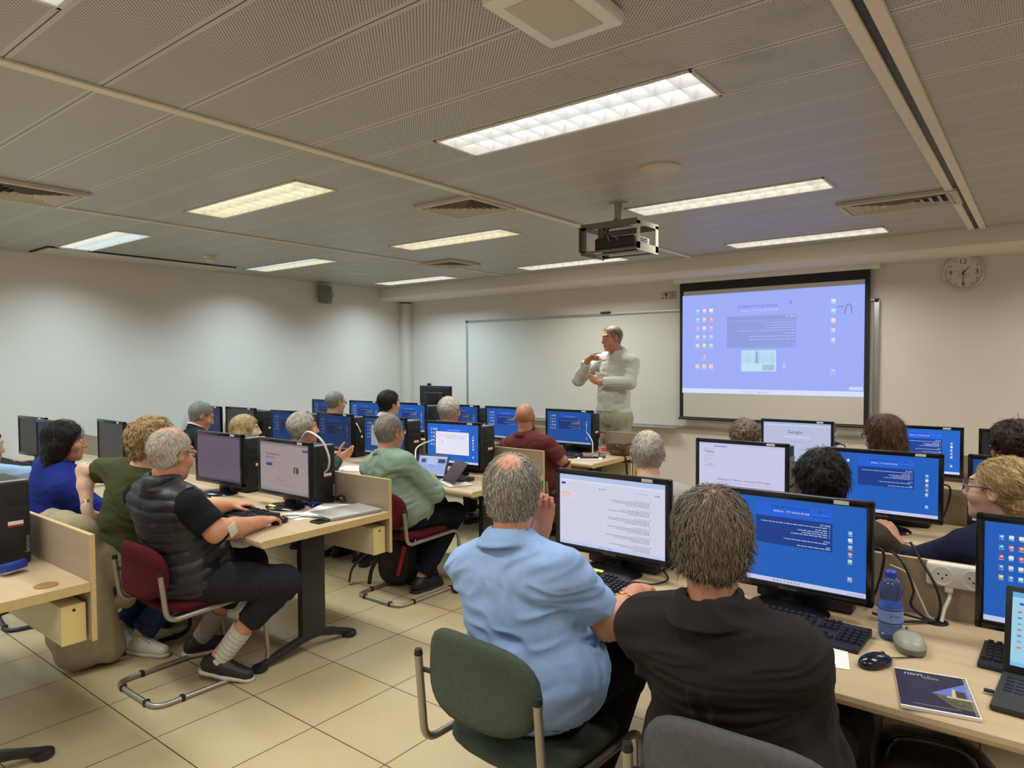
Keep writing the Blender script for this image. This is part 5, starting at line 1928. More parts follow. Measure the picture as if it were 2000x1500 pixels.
# --- grey haired man with dark green sweater, open hand
p = Person('grey haired man in a dark green sweater gesturing with an open hand', .007)
p.seat((-4.38, 3.08, .55), hc(-4.40, 3.10, 1.196), -8, -18, 2, sw=.18, girth=1.1)
p.arms((-4.62, 3.44, .785), (-4.34, 3.36, .815), l1=.30, l2=.26)
p.ER = A((-4.20, 3.16, .775))
p.legs(0)
p.build_body(SK['ruddy'], handR=dict(d=(.25, .75, .35), n=(-.65, .3, .35), curl=(.15, .25, .3, .35), thumb=-.4, spread=.30, s=1.05))
p.shirt('sweater', M_tee('sweat_green', srgb(52, 62, 50)), t=.018, sleeve=1.9, hem=.1, wr=.005, seed=2)
p.trousers(M_trk); p.shoes(M_shoe_b, M_shoe_b)
p.hair(HR['silver'], 'short', .010, curls=.003, strands=1200, slen=.03, seed=3, sm=[HR['silver'], HR['grey']])

# --- blonde woman in profile
p = Person('blonde bobbed woman seen in profile behind the mauve monitor', .0075)
p.seat((-5.12, 3.02, .52), hc(-5.15, 3.08, 1.141), -15, -32, 3, sw=.165)
p.arms(*desk_hands(p, 3.42), l1=.28, l2=.24)
p.legs(0)
p.build_body(SK['pale'], fem=.7)
p.shirt('blouse', M_tee('blouse_grey', srgb(110, 104, 110)), t=.014, sleeve=1.6, hem=.1, wr=.004)
p.trousers(M_trk); p.shoes(M_shoe_b, M_shoe_b)
p.hair(HR['blond'], 'woman', .013, curls=.003, freq=50, strands=1500, slen=.05, seed=6, extra=bob, fall=2, sm=[HR['blond'], HR['ash']])

# --- man bending his head
p = Person('grey cropped man bending his head down behind the far left monitors', .0075)
p.seat((-5.88, 3.0, .55), hc(-5.90, 3.10, 1.226), -6, -18, -22, sw=.18)
p.arms(*desk_hands(p, 3.42))
p.legs(0)
p.build_body(SK['ruddy'])
p.shirt('shirt', M_tee('shirt_dark', srgb(34, 34, 36)), t=.015, sleeve=1.6, hem=.1, wr=.004, collar=dict(half=.014, r=.068))
F = Field(); F.ring(p.N + p.up * .036, nrm(p.up + p.fw * .35), .073, .005, .002, .004, xa=p.rt); v, q = polygonise(F, .005); np_mesh('collar_stripe', v, q, M_paper, p.root)
p.trousers(M_trk); p.shoes(M_shoe_b, M_shoe_b)
p.hair(HR['grey'], 'short', .007, strands=900, slen=.015, seed=7, sm=[HR['silver'], HR['grey']])

# --- front row, left block
p = Person('balding cropped grey man with glasses, leftmost head of the front row', .008)
p.seat((-5.93, 4.55, .55), hc(-5.95, 4.60, 1.265), -4, -4, -4, sw=.18)
p.arms(*desk_hands(p, 4.93)); p.legs(0)
p.build_body(SK['fair'])
p.shirt('shirt', M_tee('shirt_charcoal', srgb(46, 46, 50)), t=.015, sleeve=1.6, hem=.1, wr=.004); p.trousers(M_trk); p.shoes(M_shoe_b, M_shoe_b)
p.hair(HR['grey'], 'short', .007, strands=900, slen=.015, seed=8, sm=[HR['silver'], HR['grey']]); p.glasses(M_fr)

p = Person('dark haired man in profile with a white collar in the front row', .008)
p.browc = (.03, .02, .02)
p.seat((-5.09, 4.55, .56), hc(-5.11, 4.60, 1.285), -6, -14, 0, sw=.18)
p.arms(*desk_hands(p, 4.93)); p.legs(0)
p.build_body(SK['olive'])
p.shirt('shirt', M_tee('shirt_white', srgb(196, 196, 196)), t=.015, sleeve=1.6, hem=.1, wr=.004, collar=dict(half=.018, r=.068)); p.trousers(M_trk); p.shoes(M_shoe_b, M_shoe_b)
p.hair(HR['dark'], 'short', .014, curls=.002, strands=1200, slen=.04, seed=9, sm=[HR['dark'], HR['black']])

p = Person('grey haired man in thin glasses right of the dark haired man, front row', .008)
p.seat((-4.27, 4.55, .55), hc(-4.30, 4.60, 1.242), 0, 2, -2, sw=.18)
p.arms(*desk_hands(p, 4.93)); p.legs(0)
p.build_body(SK['ruddy'])
p.shirt('shirt', M_tee('shirt_brown', srgb(88, 74, 62)), t=.015, sleeve=1.6, hem=.1, wr=.004, collar=dict(half=.014, r=.068)); p.trousers(M_trk); p.shoes(M_shoe_b, M_shoe_b)
p.hair(HR['silver'], 'short', .012, curls=.003, strands=1200, slen=.03, seed=10, sm=[HR['silver'], HR['white']]); p.glasses(M_fr)

p = Person('bald man in a maroon T shirt seen from behind, front row at the aisle', .007)
p.seat((-3.38, 4.70, .55), hc(-3.44, 4.60, 1.218), 6, 30, -4, sw=.20, girth=1.16, size=1.02)
p.arms((-3.60, 4.95, .785), (-3.22, 4.86, .60), l1=.31, l2=.27, pR=(.8, -.2, -.3))
p.ER = A((-3.10, 4.66, .76)); p.WR = A((-3.16, 4.86, .63))
p.legs(0)
p.build_body(SK['tan'], handR=dict(d=(-.2, .8, -.4)))
p.shirt('t_shirt', M_tee('tee_maroon', srgb(98, 48, 46)), t=.017, sleeve=.82, hem=.06, wr=.006, collar=dict(half=.008, r=.068), loose=.02, seed=4)
p.trousers(cloth('khaki_trousers', srgb(150, 132, 84))); p.shoes(M_shoe_b, M_shoe_b)

# --- right block, second row
p = Person('grey cropped balding man in a light grey shirt, left of the white page monitor', .0065)
p.seat((-1.50, 3.08, .55), hc(-1.556, 3.10, 1.224), 10, 30, -4, sw=.175)
p.arms(*desk_hands(p, 3.47), l1=.30); p.legs(0)
p.build_body(SK['pale'])
p.shirt('shirt', M_tee('shirt_lightgrey', srgb(158, 154, 150)), t=.016, sleeve=.7, hem=.1, wr=.005, collar=dict(half=.012, r=.068)); p.trousers(M_jean); p.shoes(M_shoe_b, M_shoe_b)
p.hair(HR['silver'], 'short', .004, bald=[((0, .02, .14), (.07, .09, .052))], strands=1500, slen=.012, seed=12, sm=[HR['silver'], HR['grey']]); p.glasses(M_fr)

p = Person('person with black curly hair and a dark olive shirt beside the white page monitor', .0062)
p.seat((-.70, 3.06, .53), hc(-.744, 3.10, 1.172), 8, 30, -6, sw=.18, girth=1.05)
p.arms(*desk_hands(p, 3.47), l1=.30); p.legs(0)
p.build_body(SK['tan'])
p.shirt('shirt', M_tee('shirt_olive', srgb(64, 56, 46)), t=.016, sleeve=1.6, hem=.1, wr=.005); p.trousers(M_jean); p.shoes(M_shoe_b, M_shoe_b)
p.hair(HR['black'], 'collar', .022, curls=.009, freq=55, strands=2200, slen=.035, seed=13, sm=[HR['black'], HR['dark']])

p = Person('blonde woman in glasses and a navy top, turned in profile to the left', .0058)
p.seat((-.10, 3.05, .55), hc(-.125, 3.10, 1.205), 30, 72, 4, sw=.165)
p.arms((-.30, 3.36, .785), (.12, 3.45, .785), pL=(-.9, -.1, -.4), l1=.29, l2=.25)
p.legs(5)
p.build_body(SK['pale'], fem=.6)
p.shirt('cardigan', M_tee('cardigan_navy', srgb(26, 30, 54)), t=.020, sleeve=1.9, hem=.1, wr=.005, seed=9); p.trousers(M_trk); p.shoes(M_shoe_b, M_shoe_b)


def tied(F, T, Hm, hs):
    F.ell(T(0, -.034, .050), A((.084, .090, .084)) * hs, Hm, .02)
    F.ell(T(0, -.085, -.045), A((.062, .045, .065)) * hs, Hm, .03)


p.hair(HR['blond'], 'short', .008, curls=.0015, freq=45, strands=2200, slen=.055, lifts=.25, seed=14, extra=tied, fall=0, attract=(0, -.13, -.02), messy=.10, sm=[HR['blond'], HR['ash']])
p.glasses(mat('frame_violet', (.10, .06, .16), .3), wire=.002)

# --- right block, front row
p = Person('person with wavy grey brown hair at the left of the search page monitor', .008)
p.seat((-1.55, 4.55, .52), hc(-1.59, 4.60, 1.160), 10, 32, -6, sw=.175)
p.arms(*desk_hands(p, 4.95)); p.legs(0)
p.build_body(SK['fair'])
p.shirt('shirt', M_tee('shirt_slate', srgb(60, 64, 74)), t=.016, sleeve=1.6, hem=.1, wr=.004); p.trousers(M_trk); p.shoes(M_shoe_b, M_shoe_b)
p.hair(HR['greybrown'], 'collar', .018, curls=.008, freq=50, strands=1300, slen=.04, seed=15, sm=[HR['grey'], HR['brown']])

p = Person('brown haired woman in dark glasses turned left, front right row', .0075)
p.seat((-.74, 4.55, .55), hc(-.765, 4.60, 1.228), 20, 52, -2, sw=.17)
p.arms(*desk_hands(p, 4.95)); p.legs(0)
p.build_body(SK['pale'], fem=.6)
p.shirt('blouse', M_tee('blouse_wine', srgb(70, 40, 46)), t=.016, sleeve=1.6, hem=.1, wr=.004); p.trousers(M_trk); p.shoes(M_shoe_b, M_shoe_b)


def longhair(F, T, Hm, hs):
    F.ell(T(0, -.030, .045), A((.100, .105, .095)) * hs, Hm, .02)
    F.cone(T(0, -.07, -.02), T(0, -.10, -.18), .085 * hs, .075 * hs, .03)
    F.cone(T(.06, -.03, .0), T(.07, -.03, -.17), .045 * hs, .045 * hs, .03); F.cone(T(-.06, -.03, .0), T(-.07, -.03, -.17), .045 * hs, .045 * hs, .03)


p.hair(HR['brown'], 'woman', .015, curls=.003, freq=35, strands=2200, slen=.08, seed=16, extra=longhair, fall=2, sm=[HR['brown'], HR['curlybrown']])
p.glasses(M_fr, wire=.0025)

p = Person('person with dark curly hair and glasses turned left, at the right picture edge', .0075)
p.browc = (.03, .02, .02)
p.seat((-.12, 4.55, .54), hc(-.130, 4.60, 1.212), 16, 48, -4, sw=.17)
p.arms(*desk_hands(p, 4.95)); p.legs(0)
p.build_body(SK['olive'])
p.shirt('shirt', M_tee('shirt_teal', srgb(50, 66, 70)), t=.016, sleeve=1.6, hem=.1, wr=.004); p.trousers(M_trk); p.shoes(M_shoe_b, M_shoe_b)
p.hair(HR['curlybrown'], 'collar', .028, curls=.012, freq=48, strands=2000, slen=.04, seed=17, sm=[HR['curlybrown'], HR['dark']]); p.glasses(M_fr, wire=.002)

# --- the standing instructor
p = Person('standing bald instructor in a pale green shirt and khaki trousers, hand at his chin', .0062)
p.seat((-3.375, 5.98, 1.02), (-3.360, 5.93, 1.787), 168, 148, -6, sw=.205, girth=1.04, size=1.04)
p.EL = A((-3.13, 5.86, 1.36)); p.WL = A((-3.41, 5.765, 1.365))
p.ER = A((-3.68, 5.82, 1.385)); p.WR = A((-3.515, 5.74, 1.585))
p.legs(170, KL=(-3.27, 5.95, .53), KR=(-3.48, 5.97, .53), AL=(-3.26, 5.97, .10), AR=(-3.50, 5.99, .10))
p.build_body(SK['ruddy'], hs=.98, handR=dict(d=(.75, .0, .45), n=(.45, -.15, -.7), curl=(1.1, 1.2, 1.3, 1.3), thumb=.7), handL=dict(d=(-.85, .0, .35), n=(-.1, 1, 0), curl=(.3, .3, .35, .4)))
p.shirt('dress_shirt', M_tee('shirt_palegreen', srgb(204, 206, 196)), t=.017, sleeve=1.84, hem=-.055, wr=.006, collar=dict(half=.020, r=.078, up=.0, flare=.75, tilt=.55), loose=.0, seed=12, placket=True, throat=True)
b = MB()
for k in range(5):
    a = V(p.N) + V(p.fw) * (.118 - .006 * k) - V(p.up) * (.07 + .085 * k)
    b.lathe([(.0055, -.002), (.0055, .002), (0, .003)], 10, M=Matrix.Translation(a) @ V(p.fw).to_track_quat('Z', 'Y').to_matrix().to_4x4())
b.build('button', M_white, p.root)
p.trousers(M_tee('khaki_pale', srgb(162, 162, 140)), t=.020, waist=.09, wr=.007, seed=3)
F = Field(); F.ring(p.P + p.up * .085, p.up, .152, .006, .014, .003, sq=1.28, xa=p.rt); v, q = polygonise(F, .006); np_mesh('belt', v, q, mat('belt_brown', srgb(60, 46, 36), .5), p.root)
p.shoes(mat('brown_shoe', srgb(60, 44, 34), .5), M_shoe_b)
p.hair(HR['grey'], 'bald', .004, bald=[((0, .03, .14), (.085, .10, .075))], strands=700, slen=.012, seed=18, sm=[HR['silver'], HR['grey']])
p.glasses(mat('frame_blue', (.03, .03, .12), .3), up=True, wire=.002)
# the pen held to the chin is a thing of its own
b = MB()
a = V(p.WR) + V((.075, -.02, .052)); c = a + V((.085, -.01, .010))
b.cyl(a - V((.03, 0, .004)), c, .0042, .0042, 10); b.cyl(c, c + V((.012, 0, .001)), .0042, .001, 10)
o = b.build('marker_pen', M_black); tag(o, 'dark pen held by the standing instructor at his chin', 'pen')
# ------------------------------------------------------------------ keyboards, mice and the things on the desks
def make_keyboard():
    t = empty('keyboard', (0, 0, 0), 0, 'x', 'keyboard', 'black computer keyboards')
    b = MB()
    # wedge body with a palm rest towards the user (-y)
    prof = [(-.085, .003), (-.083, .010), (-.055, .013), (.070, .026), (.080, .024), (.082, .003)]
    n = len(prof)
    vs = [(-.225, p[0], p[1]) for p in prof] + [(.225, p[0], p[1]) for p in prof]
    b.pydata(vs, [(i, (i + 1) % n, n + (i + 1) % n, n + i) for i in range(n)], 0, False)
    b.pydata(vs[:n], [tuple(range(n))]); b.pydata(vs[n:], [tuple(reversed(range(n)))])
    b.build('case', M_black, t)
    b = MB()
    def key(x, y, wx):
        z = .0135 + (y + .055) * .104
        b.pydata([(x - wx / 2, y - .008, z - .002), (x + wx / 2, y - .008, z - .002), (x + wx / 2, y + .008, z), (x - wx / 2, y + .008, z),
                  (x - wx / 2 + .002, y - .006, z + .006), (x + wx / 2 - .002, y - .006, z + .006), (x + wx / 2 - .002, y + .0055, z + .0075), (x - wx / 2 + .002, y + .0055, z + .0075)],
                 [(0, 1, 5, 4), (1, 2, 6, 5), (2, 3, 7, 6), (3, 0, 4, 7), (4, 5, 6, 7)])
    for r in range(6):
        y = .062 - r * .0195 - (.006 if r else 0)
        if r == 5:
            for x, wx in ((-.207, .024), (-.182, .02), (-.157, .02), (-.082, .118), (-.006, .02), (.017, .02), (.040, .02), (.064, .022)): key(x, y, wx)
        else:
            for i in range(14): key(-.209 + .0207 * i + (0, .004, .002, .004, .006)[r], y, .0165 if i < 13 else .022)
        for i in range(3):
            if r in (0, 1, 2) or (r == 5) or (r == 4 and i == 1): key(.098 + .0195 * i, y, .0165)
        if r:
            for i in range(4): key(.161 + .0195 * i, y, .0165)
    b.build('keys', mat('key_black', (.014, .014, .015), .42, spec=.35), t)
    b = MB()
    for i in range(3): b.box((.17 + i * .018, .0685, .0268), (.006, .003, .001))
    b.build('indicator_lights', M_silver, t)
    return t


kb0 = make_keyboard()
kbu = [False]


def keyboard(x, y, rz, label):
    if not kbu[0]:
        kbu[0] = True
        kb0.location = (x, y, DZ + .0005); kb0.rotation_euler = (0, 0, R(rz)); kb0['label'] = label
        return kb0
    return dup(kb0, (x, y, DZ + .0005), R(rz), label)


keyboard(-1.405, 2.20, -2, 'black keyboard under the right hand of the man in the blue polo')
keyboard(-.630, 2.222, -2, 'black keyboard in front of the large blue monitor, beside the blue water bottle')
keyboard(.095, 2.31, -3, 'black keyboard at the right picture edge, behind the open black laptop')
keyboard(-3.50, 2.060, 4, 'black keyboard just beyond the arm of the man in the quilted vest')
keyboard(-4.25, 2.075, 4, 'black keyboard in front of the dim mauve monitor')
keyboard(-6.58, 1.905, 0, 'black keyboard beyond the woman in royal blue, nearer of two')
keyboard(-7.04, 1.905, 0, 'black keyboard far left by the wall, farther of two')
keyboard(-3.40, 3.56, 3, 'black keyboard behind the small open laptop')
keyboard(-4.86, 3.56, 0, 'black keyboard under the raised open hand')
keyboard(-3.43, 5.06, 0, 'black keyboard in front of the bald man in maroon')
keyboard(.06, 3.60, -10, 'black keyboard in front of the blonde woman in glasses')


def make_mouse():
    t = empty('computer_mouse', (0, 0, 0), 0, 'x', 'mouse', 'black computer mice')
    b = MB()
    rings = []
    n = 20
    for (z, s_) in ((.001, .93), (.006, 1.0), (.014, .98), (.022, .86), (.029, .62), (.033, .3), (.034, .0)):
        rings.append([(.030 * s_ * math.copysign(abs(math.cos(a)) ** .85, math.cos(a)), (.055 * s_) * math.copysign(abs(math.sin(a)) ** .85, math.sin(a)) - .006 * (1 - s_), z) for a in [2 * PI * k / n for k in range(n)]])
    vs = [p for r in rings for p in r]
    fs = [(i * n + k, i * n + (k + 1) % n, (i + 1) * n + (k + 1) % n, (i + 1) * n + k) for i in range(6) for k in range(n)] + [tuple(reversed(range(n)))]
    b.pydata(vs, fs, 0, True); b.build('shell', M_gloss, t, 60)
    b = MB(); b.cyl((-.003, .028, .027), (.003, .028, .027), .007, n=14); b.build('wheel', M_dark, t)
    b = MB(); b.tube(spline([(0, .052, .012), (.0, .09, .004), (.015, .15, .003), (.0, .21, .003)], 6), .0018, 6); b.build('cable', M_black, t)
    return t


ms0 = make_mouse()
msu = [False]


def mouse(x, y, rz, label, z=0.0, skip=()):
    if not msu[0]:
        msu[0] = True
        ms0.location = (x, y, DZ + .0005 + z); ms0.rotation_euler = (0, 0, R(rz)); ms0['label'] = label
        return ms0
    return dup(ms0, (x, y, DZ + .0005 + z), R(rz), label, skip=skip)


mouse(-.357, 2.085, -28, 'black wired mouse between the white sheet and the spiral notebook')
mouse(-3.165, 2.075, 14, 'black mouse under the hand of the man in the quilted vest')
mouse(-3.275, 2.56, 60, 'black mouse lying on papers by the tower of the vest wearer', z=.026)
mouse(-3.215, 5.075, -10, 'black mouse right of the keyboard, by the bald man in maroon')
mouse(-.355, 3.47, 60, 'black mouse beyond the tall panel, by the navy sleeve')

# spare wireless mouse, much larger and grey
t = empty('computer_mouse', (-.300, 2.270, DZ + .0005), R(18), 'large grey mouse beside the blue water bottle', 'mouse')
M_gm = mat('grey_mouse', srgb(150, 150, 136), .4); M_gm2 = mat('grey_mouse_side', srgb(112, 110, 98), .5)
rings = []; n = 24
for (z, s_, yo) in ((.001, .94, 0), (.008, 1.0, 0), (.020, 1.0, 0), (.0201, .985, 0), (.031, .90, -.002), (.040, .68, -.004), (.045, .38, -.006), (.046, 0, -.006)):
    rings.append([(.041 * s_ * math.copysign(abs(math.cos(a)) ** .8, math.cos(a)), .074 * s_ * math.copysign(abs(math.sin(a)) ** .8, math.sin(a)) + yo, z) for a in [2 * PI * k / n for k in range(n)]])
def rmesh(rs, m, name, par):
    vs = [p for r in rs for p in r]; b = MB()
    b.pydata(vs, [(i * n + k, i * n + (k + 1) % n, (i + 1) * n + (k + 1) % n, (i + 1) * n + k) for i in range(len(rs) - 1) for k in range(n)] + ([tuple(reversed(range(n)))] if rs[0][0][2] < .005 else []), 0, True)
    return b.build(name, m, par, 60)
rmesh(rings[:4], M_gm2, 'base', t); rmesh(rings[3:], M_gm, 'shell', t)
b = MB(); b.cyl((-.003, .04, .040), (.003, .04, .040), .008, n=14); b.build('wheel', M_dark, t)

# water bottle, blue
M_pet = mat('pet_blue', (.22, .36, .85), .06, trans=.92, ior=1.25)
M_capb = mat('cap_blue', srgb(40, 66, 176), .35)
M_water = mat('water', (.75, .85, .98), .02, trans=.95, ior=1.33)


def bottle(x, y, H, r, label, pet, cap, lab_cols, words):
    t = empty('water_bottle', (x, y, DZ + .0005), R(20), label, 'bottle')
    k = H / .205
    pr = [(0, .004), (r * .55, .002), (r * .86, .003), (r * .98, .012), (r, .025), (r * .96, .045 * k), (r, .055 * k), (r, .098 * k), (r * .95, .104 * k), (r * .80, .116 * k), (r * .86, .122 * k), (r * .98, .132 * k), (r * 1.0, .148 * k), (r * .86, .166 * k), (r * .52, .182 * k), (r * .40, .188 * k), (r * .40, .196 * k)]
    b = MB(); b.lathe(pr, 28); b.build('body', pet, t, 60)
    b = MB(); b.lathe([(r * .46, .187 * k), (r * .48, .190 * k), (r * .48, .204 * k), (r * .42, .206 * k), (0, .206 * k)], 24); b.build('cap', cap, t)
    b = MB(); b.lathe([(r * 1.012, .050 * k), (r * 1.012, .098 * k)], 32, 0)
    for i in range(28):
        a0, a1 = 2 * PI * i / 28, 2 * PI * (i + .7) / 28
    q = []
    for wd_, (zz, sz, a_c, mi_) in words:
        vs, fs, wdt = text_geo(wd_, sz)
        rr = r * 1.02
        b.pydata([(rr * math.cos(a_c + (v[0] - wdt / 2) / rr), rr * math.sin(a_c + (v[0] - wdt / 2) / rr), zz * k + v[1]) for v in vs], fs, mi_)
    for zz, h_ in ((.052, .004), (.092, .004)):
        b.lathe([(r * 1.016, zz * k), (r * 1.016, (zz + h_) * k)], 32, 1)
    b.build('label', lab_cols, t, 60)
    b = MB(); b.lathe([(0, .008), (r * .9, .010), (r * .92, .03), (r * .9, .10 * k), (r * .72, .116 * k), (0, .116 * k)], 24); b.build('water', M_water, t, 60)
    return t


bottle(-.357, 2.318, .205, .034, 'small blue plastic water bottle beside the large keyboard', M_pet, M_capb, [mat('label_blue', srgb(120, 140, 190), .4), mat('label_navy', srgb(30, 44, 110), .4)], [('~', (.064, .05, R(-80), 1))])
M_petc = mat('pet_clear', (.85, .9, .9), .06, trans=.95, ior=1.2)
bottle(-3.03, 5.17, .205, .033, 'clear plastic bottle with red cap and red label on the front aisle desk', M_petc, mat('cap_red', srgb(214, 90, 80), .4), [mat('label_red', srgb(206, 84, 74), .4), M_paper], [('iO', (.062, .03, R(-110), 1))])

# papers and books
def sheet(name, x, y, w_, h_, rz, label, cat='paper', th=.0012, m=None, z=0.0):
    b = MB(); b.box((0, 0, th / 2), (w_, h_, th))
    o = b.build(name, m or M_paper); o.location = (x, y, DZ + .0008 + z); o.rotation_euler = (0, 0, R(rz)); tag(o, label, cat)
    return o


sheet('paper_sheet', -.495, 2.09, .135, .200, 14, 'blank white sheet of paper between the black sleeve and the mouse')
sheet('paper_sheet', -3.22, 2.26, .20, .16, -14, 'white paper note sheet right of the mouse hand', z=0)
t = empty('writing_pad', (-3.185, 2.385, DZ + .001), R(-62), 'white writing pad lying across a phone and laptop by the vest wearer', 'pad')
b = MB(); b.box((0, 0, .012), (.30, .17, .010), bevel=.001); b.build('pages', M_paper, t)
b = MB(); b.box((0, 0, .004), (.28, .15, .006)); b.build('backing', M_dark, t)
t = empty('mobile_phone', (-3.015, 2.255, DZ + .001), R(4), 'dark phone at the desk edge beside the writing pad', 'phone')
b = MB(); b.box((0, 0, .005), (.075, .155, .009), bevel=.003); b.build('body', M_black, t)
b = MB(); b.box((0, 0, .0098), (.068, .145, .0008)); b.build('glass', M_gloss, t)
t = empty('laptop', (-3.085, 2.455, DZ + .001), R(-72), 'closed silver laptop at the desk end by the panel', 'laptop')
b = MB(); b.box((0, 0, .006), (.235, .33, .010), bevel=.003); b.build('base', M_silver, t)
b = MB(); b.box((0, 0, .0142), (.235, .33, .006), bevel=.0025); b.build('lid', mat('alu', srgb(196, 196, 192), .35, .4), t)
t.rotation_euler = (0, 0, R(-6)); t.location = (-3.07, 2.43, DZ + .001)
t = empty('pen', (-3.235, 2.215, DZ + .003), R(40), 'silver pen lying on the note sheet', 'pen')
b = MB(); b.cyl((-.065, 0, .004), (.055, 0, .004), .0042, n=10); b.build('barrel', M_silver, t)
b = MB(); b.cyl((.055, 0, .004), (.070, 0, .004), .004, .001, n=10); b.build('tip', M_black, t)

# spiral notebook hanging over the edge
t = empty('spiral_notebook', (-.206, 1.992, DZ + .0008), R(12.5), 'dark blue spiral notebook with a campus photo on its cover', 'notebook')
W_, H_ = .165, .225
b = MB(); b.box((0, 0, .004), (W_, H_, .0075)); b.build('pages', M_paper, t)
M_cov = mat('cover_navy', srgb(44, 42, 66), .35)
b = MB(); z_ = .0082
b.box((-.002, 0, .0079), (W_ - .004, H_ - .012, .0006), mi=0)
hx, hy = W_ / 2, H_ / 2 - .006
z1 = .00835
b.pydata([(-.008, -.012, z1), (hx - .014, .065, z1), (hx - .006, .072, z1), (hx - .006, -.020, z1)], [(0, 1, 2, 3)], 1)
b.pydata([(-.008, -.012, z1), (hx - .006, -.020, z1), (hx - .006, -.085, z1), (.035, -.080, z1)], [(0, 1, 2, 3)], 2)
b.pydata([(.034, -.018, z1 + .0001), (.040, .028, z1 + .0001), (.046, .026, z1 + .0001), (.044, -.018, z1 + .0001)], [(0, 1, 2, 3)], 3)
b.pydata([(.044, -.018, z1 + .0001), (.046, .020, z1 + .0001), (.066, .018, z1 + .0001), (.066, -.019, z1 + .0001)], [(0, 1, 2, 3)], 4)
b.pydata([(.022, -.026, z1 + .0001), (hx - .006, -.030, z1 + .0001), (hx - .006, -.020, z1 + .0001), (.024, -.018, z1 + .0001)], [(0, 1, 2, 3)], 3)
vs, fs, wd = text_geo('הפיח', .020); b.pydata([(v[0] - .060, v[1] + .078, z1) for v in vs], fs, 5)
vs, fs, wd = text_geo('^', .03); b.pydata([(v[0] - .012, v[1] + .066, z1) for v in vs], fs, 6)
for i in range(2): b.quad((-.02, .074 - i * .006, z1), (.016, .074 - i * .006, z1), (.016, .0775 - i * .006, z1), (-.02, .0775 - i * .006, z1), 6)
b.quad((-.055, -.090, z1), (.045, -.090, z1), (.045, -.0875, z1), (-.055, -.0875, z1), 6)
b.flat('cover', [M_cov, mat('photo_sky', srgb(96, 120, 190), .4), mat('photo_trees', srgb(86, 84, 58), .5, noise=(90, .5)), mat('photo_tower', srgb(190, 180, 150), .5), mat('photo_block', srgb(66, 52, 50), .5), mat('print_white', srgb(220, 220, 224), .5), mat('print_grey', srgb(130, 132, 150), .5)], t)
b = MB()
for i in range(26):
    y = -H_ / 2 + .01 + i * (H_ - .02) / 25
    b.tube([(hx - .006 + .006 * math.cos(a), y, .004 + .0065 * math.sin(a)) for a in np.linspace(0, 2 * PI, 9, endpoint=False)], .0009, 5, closed=True)
b.build('spiral_binding', M_white, t)

# open black laptop at the right edge
def open_laptop(x, y, rz, W, D, kind, gain, label, deckm, tilt=18, keys=True, hl=None):
    t = empty('laptop', (x, y, DZ + .001), R(rz), label, 'laptop')
    b = MB(); b.box((0, 0, .008), (W, D, .015), bevel=.004); b.build('base', deckm, t)
    b = MB()
    for r in range(5):
        for c in range(14): b.box((-W * .43 + c * W * .066, D * .36 - r * D * .098, .0162), (W * .052, D * .07, .002))
    b.build('keys', M_black, t)
    b = MB(); b.box((0, -D * .30, .0158), (W * .30, D * .28, .001)); b.build('trackpad', mat('trackpad', srgb(62, 62, 66), .35), t)
    Hl = hl or D
    M = Matrix.Translation((0, D / 2 + .002, .012)) @ Matrix.Rotation(R(-tilt), 4, 'X')
    b = MB(); b.box((0, .004, Hl / 2), (W, .007, Hl), bevel=.003, M=M); l = b.build('lid', M_black, t)
    screen_mesh('screen', kind, W - .03, Hl - .035, gain, l, M @ Matrix.Translation((0, -.0004, Hl / 2 + .004)))
    return t


open_laptop(.085, 2.085, -4, .34, .235, 'mail_cyan', 1.0, 'open black laptop with a pale cyan mail screen at the right picture edge', M_dark, 12, hl=.225)
b = MB(); b.box((0, 0, .008), (.022, .012, .007), bevel=.002); o = b.build('usb_receiver', M_black); o.location = (-.0985, 2.075, DZ + .001); tag(o, 'tiny black receiver plugged into the left side of the black laptop', 'usb stick')
open_laptop(-3.44, 3.40, 14, .26, .17, 'laptop_page', 1.0, 'small open white laptop with a bluish web page before the sage sweater man', M_white, 24, hl=.175)
# brown folio leaning half open next to it
t = empty('folio_case', (-3.20, 3.475, DZ + .001), R(-28), 'dark brown folio case standing half open beside the small laptop', 'case')
M_lea = mat('leather_brown', srgb(64, 46, 44), .5, bump=(300, .2))
b = MB(); b.box((0, 0, .004), (.24, .17, .006), bevel=.002); b.build('back_cover', M_white, t)
b = MB(); b.box((0, .0, .085), (.24, .005, .17), rot=(R(-38), 0, 0), bevel=.002); b.build('front_cover', M_lea, t)
# front aisle desk
sheet('notebook', -3.075, 5.04, .15, .21, -60, 'white bordered booklet with a dark phone on it on the front aisle desk', 'booklet', .006)
b = MB(); b.box((0, 0, .004), (.08, .16, .008), bevel=.002); o = b.build('mobile_phone', M_gloss); o.location = (-3.085, 5.045, DZ + .008); o.rotation_euler = (0, 0, R(-56)); tag(o, 'dark phone on the booklet beside the clear bottle', 'phone')
t = empty('shoulder_bag', (-2.985, 5.42, DZ + .001), R(4), 'brown shoulder bag with a black strap at the front desk end', 'bag')
M_bag = mat('canvas_brown', srgb(112, 88, 50), .8, bump=(300, .3))
b = MB(); pad(b, 0, 0, .055, .20, .16, .10, 'z', ex=3.5); b.build('body', M_bag, t, 60)
b = MB(); b.box((0, -.015, .108), (.19, .13, .012), bevel=.005); b.box((0, -.082, .085), (.19, .008, .05), bevel=.003); b.build('flap', mat('bag_flap', srgb(84, 66, 44), .7), t)
b = MB(); b.tube(spline([(-.06, -.07, .10), (.03, -.10, .08), (.085, -.085, -.02), (.10, -.08, -.16), (.13, -.05, -.22), (.118, .0, -.05), (.10, .04, .06)], 8), .010, 8, flat=.3); b.build('strap', M_black, t)
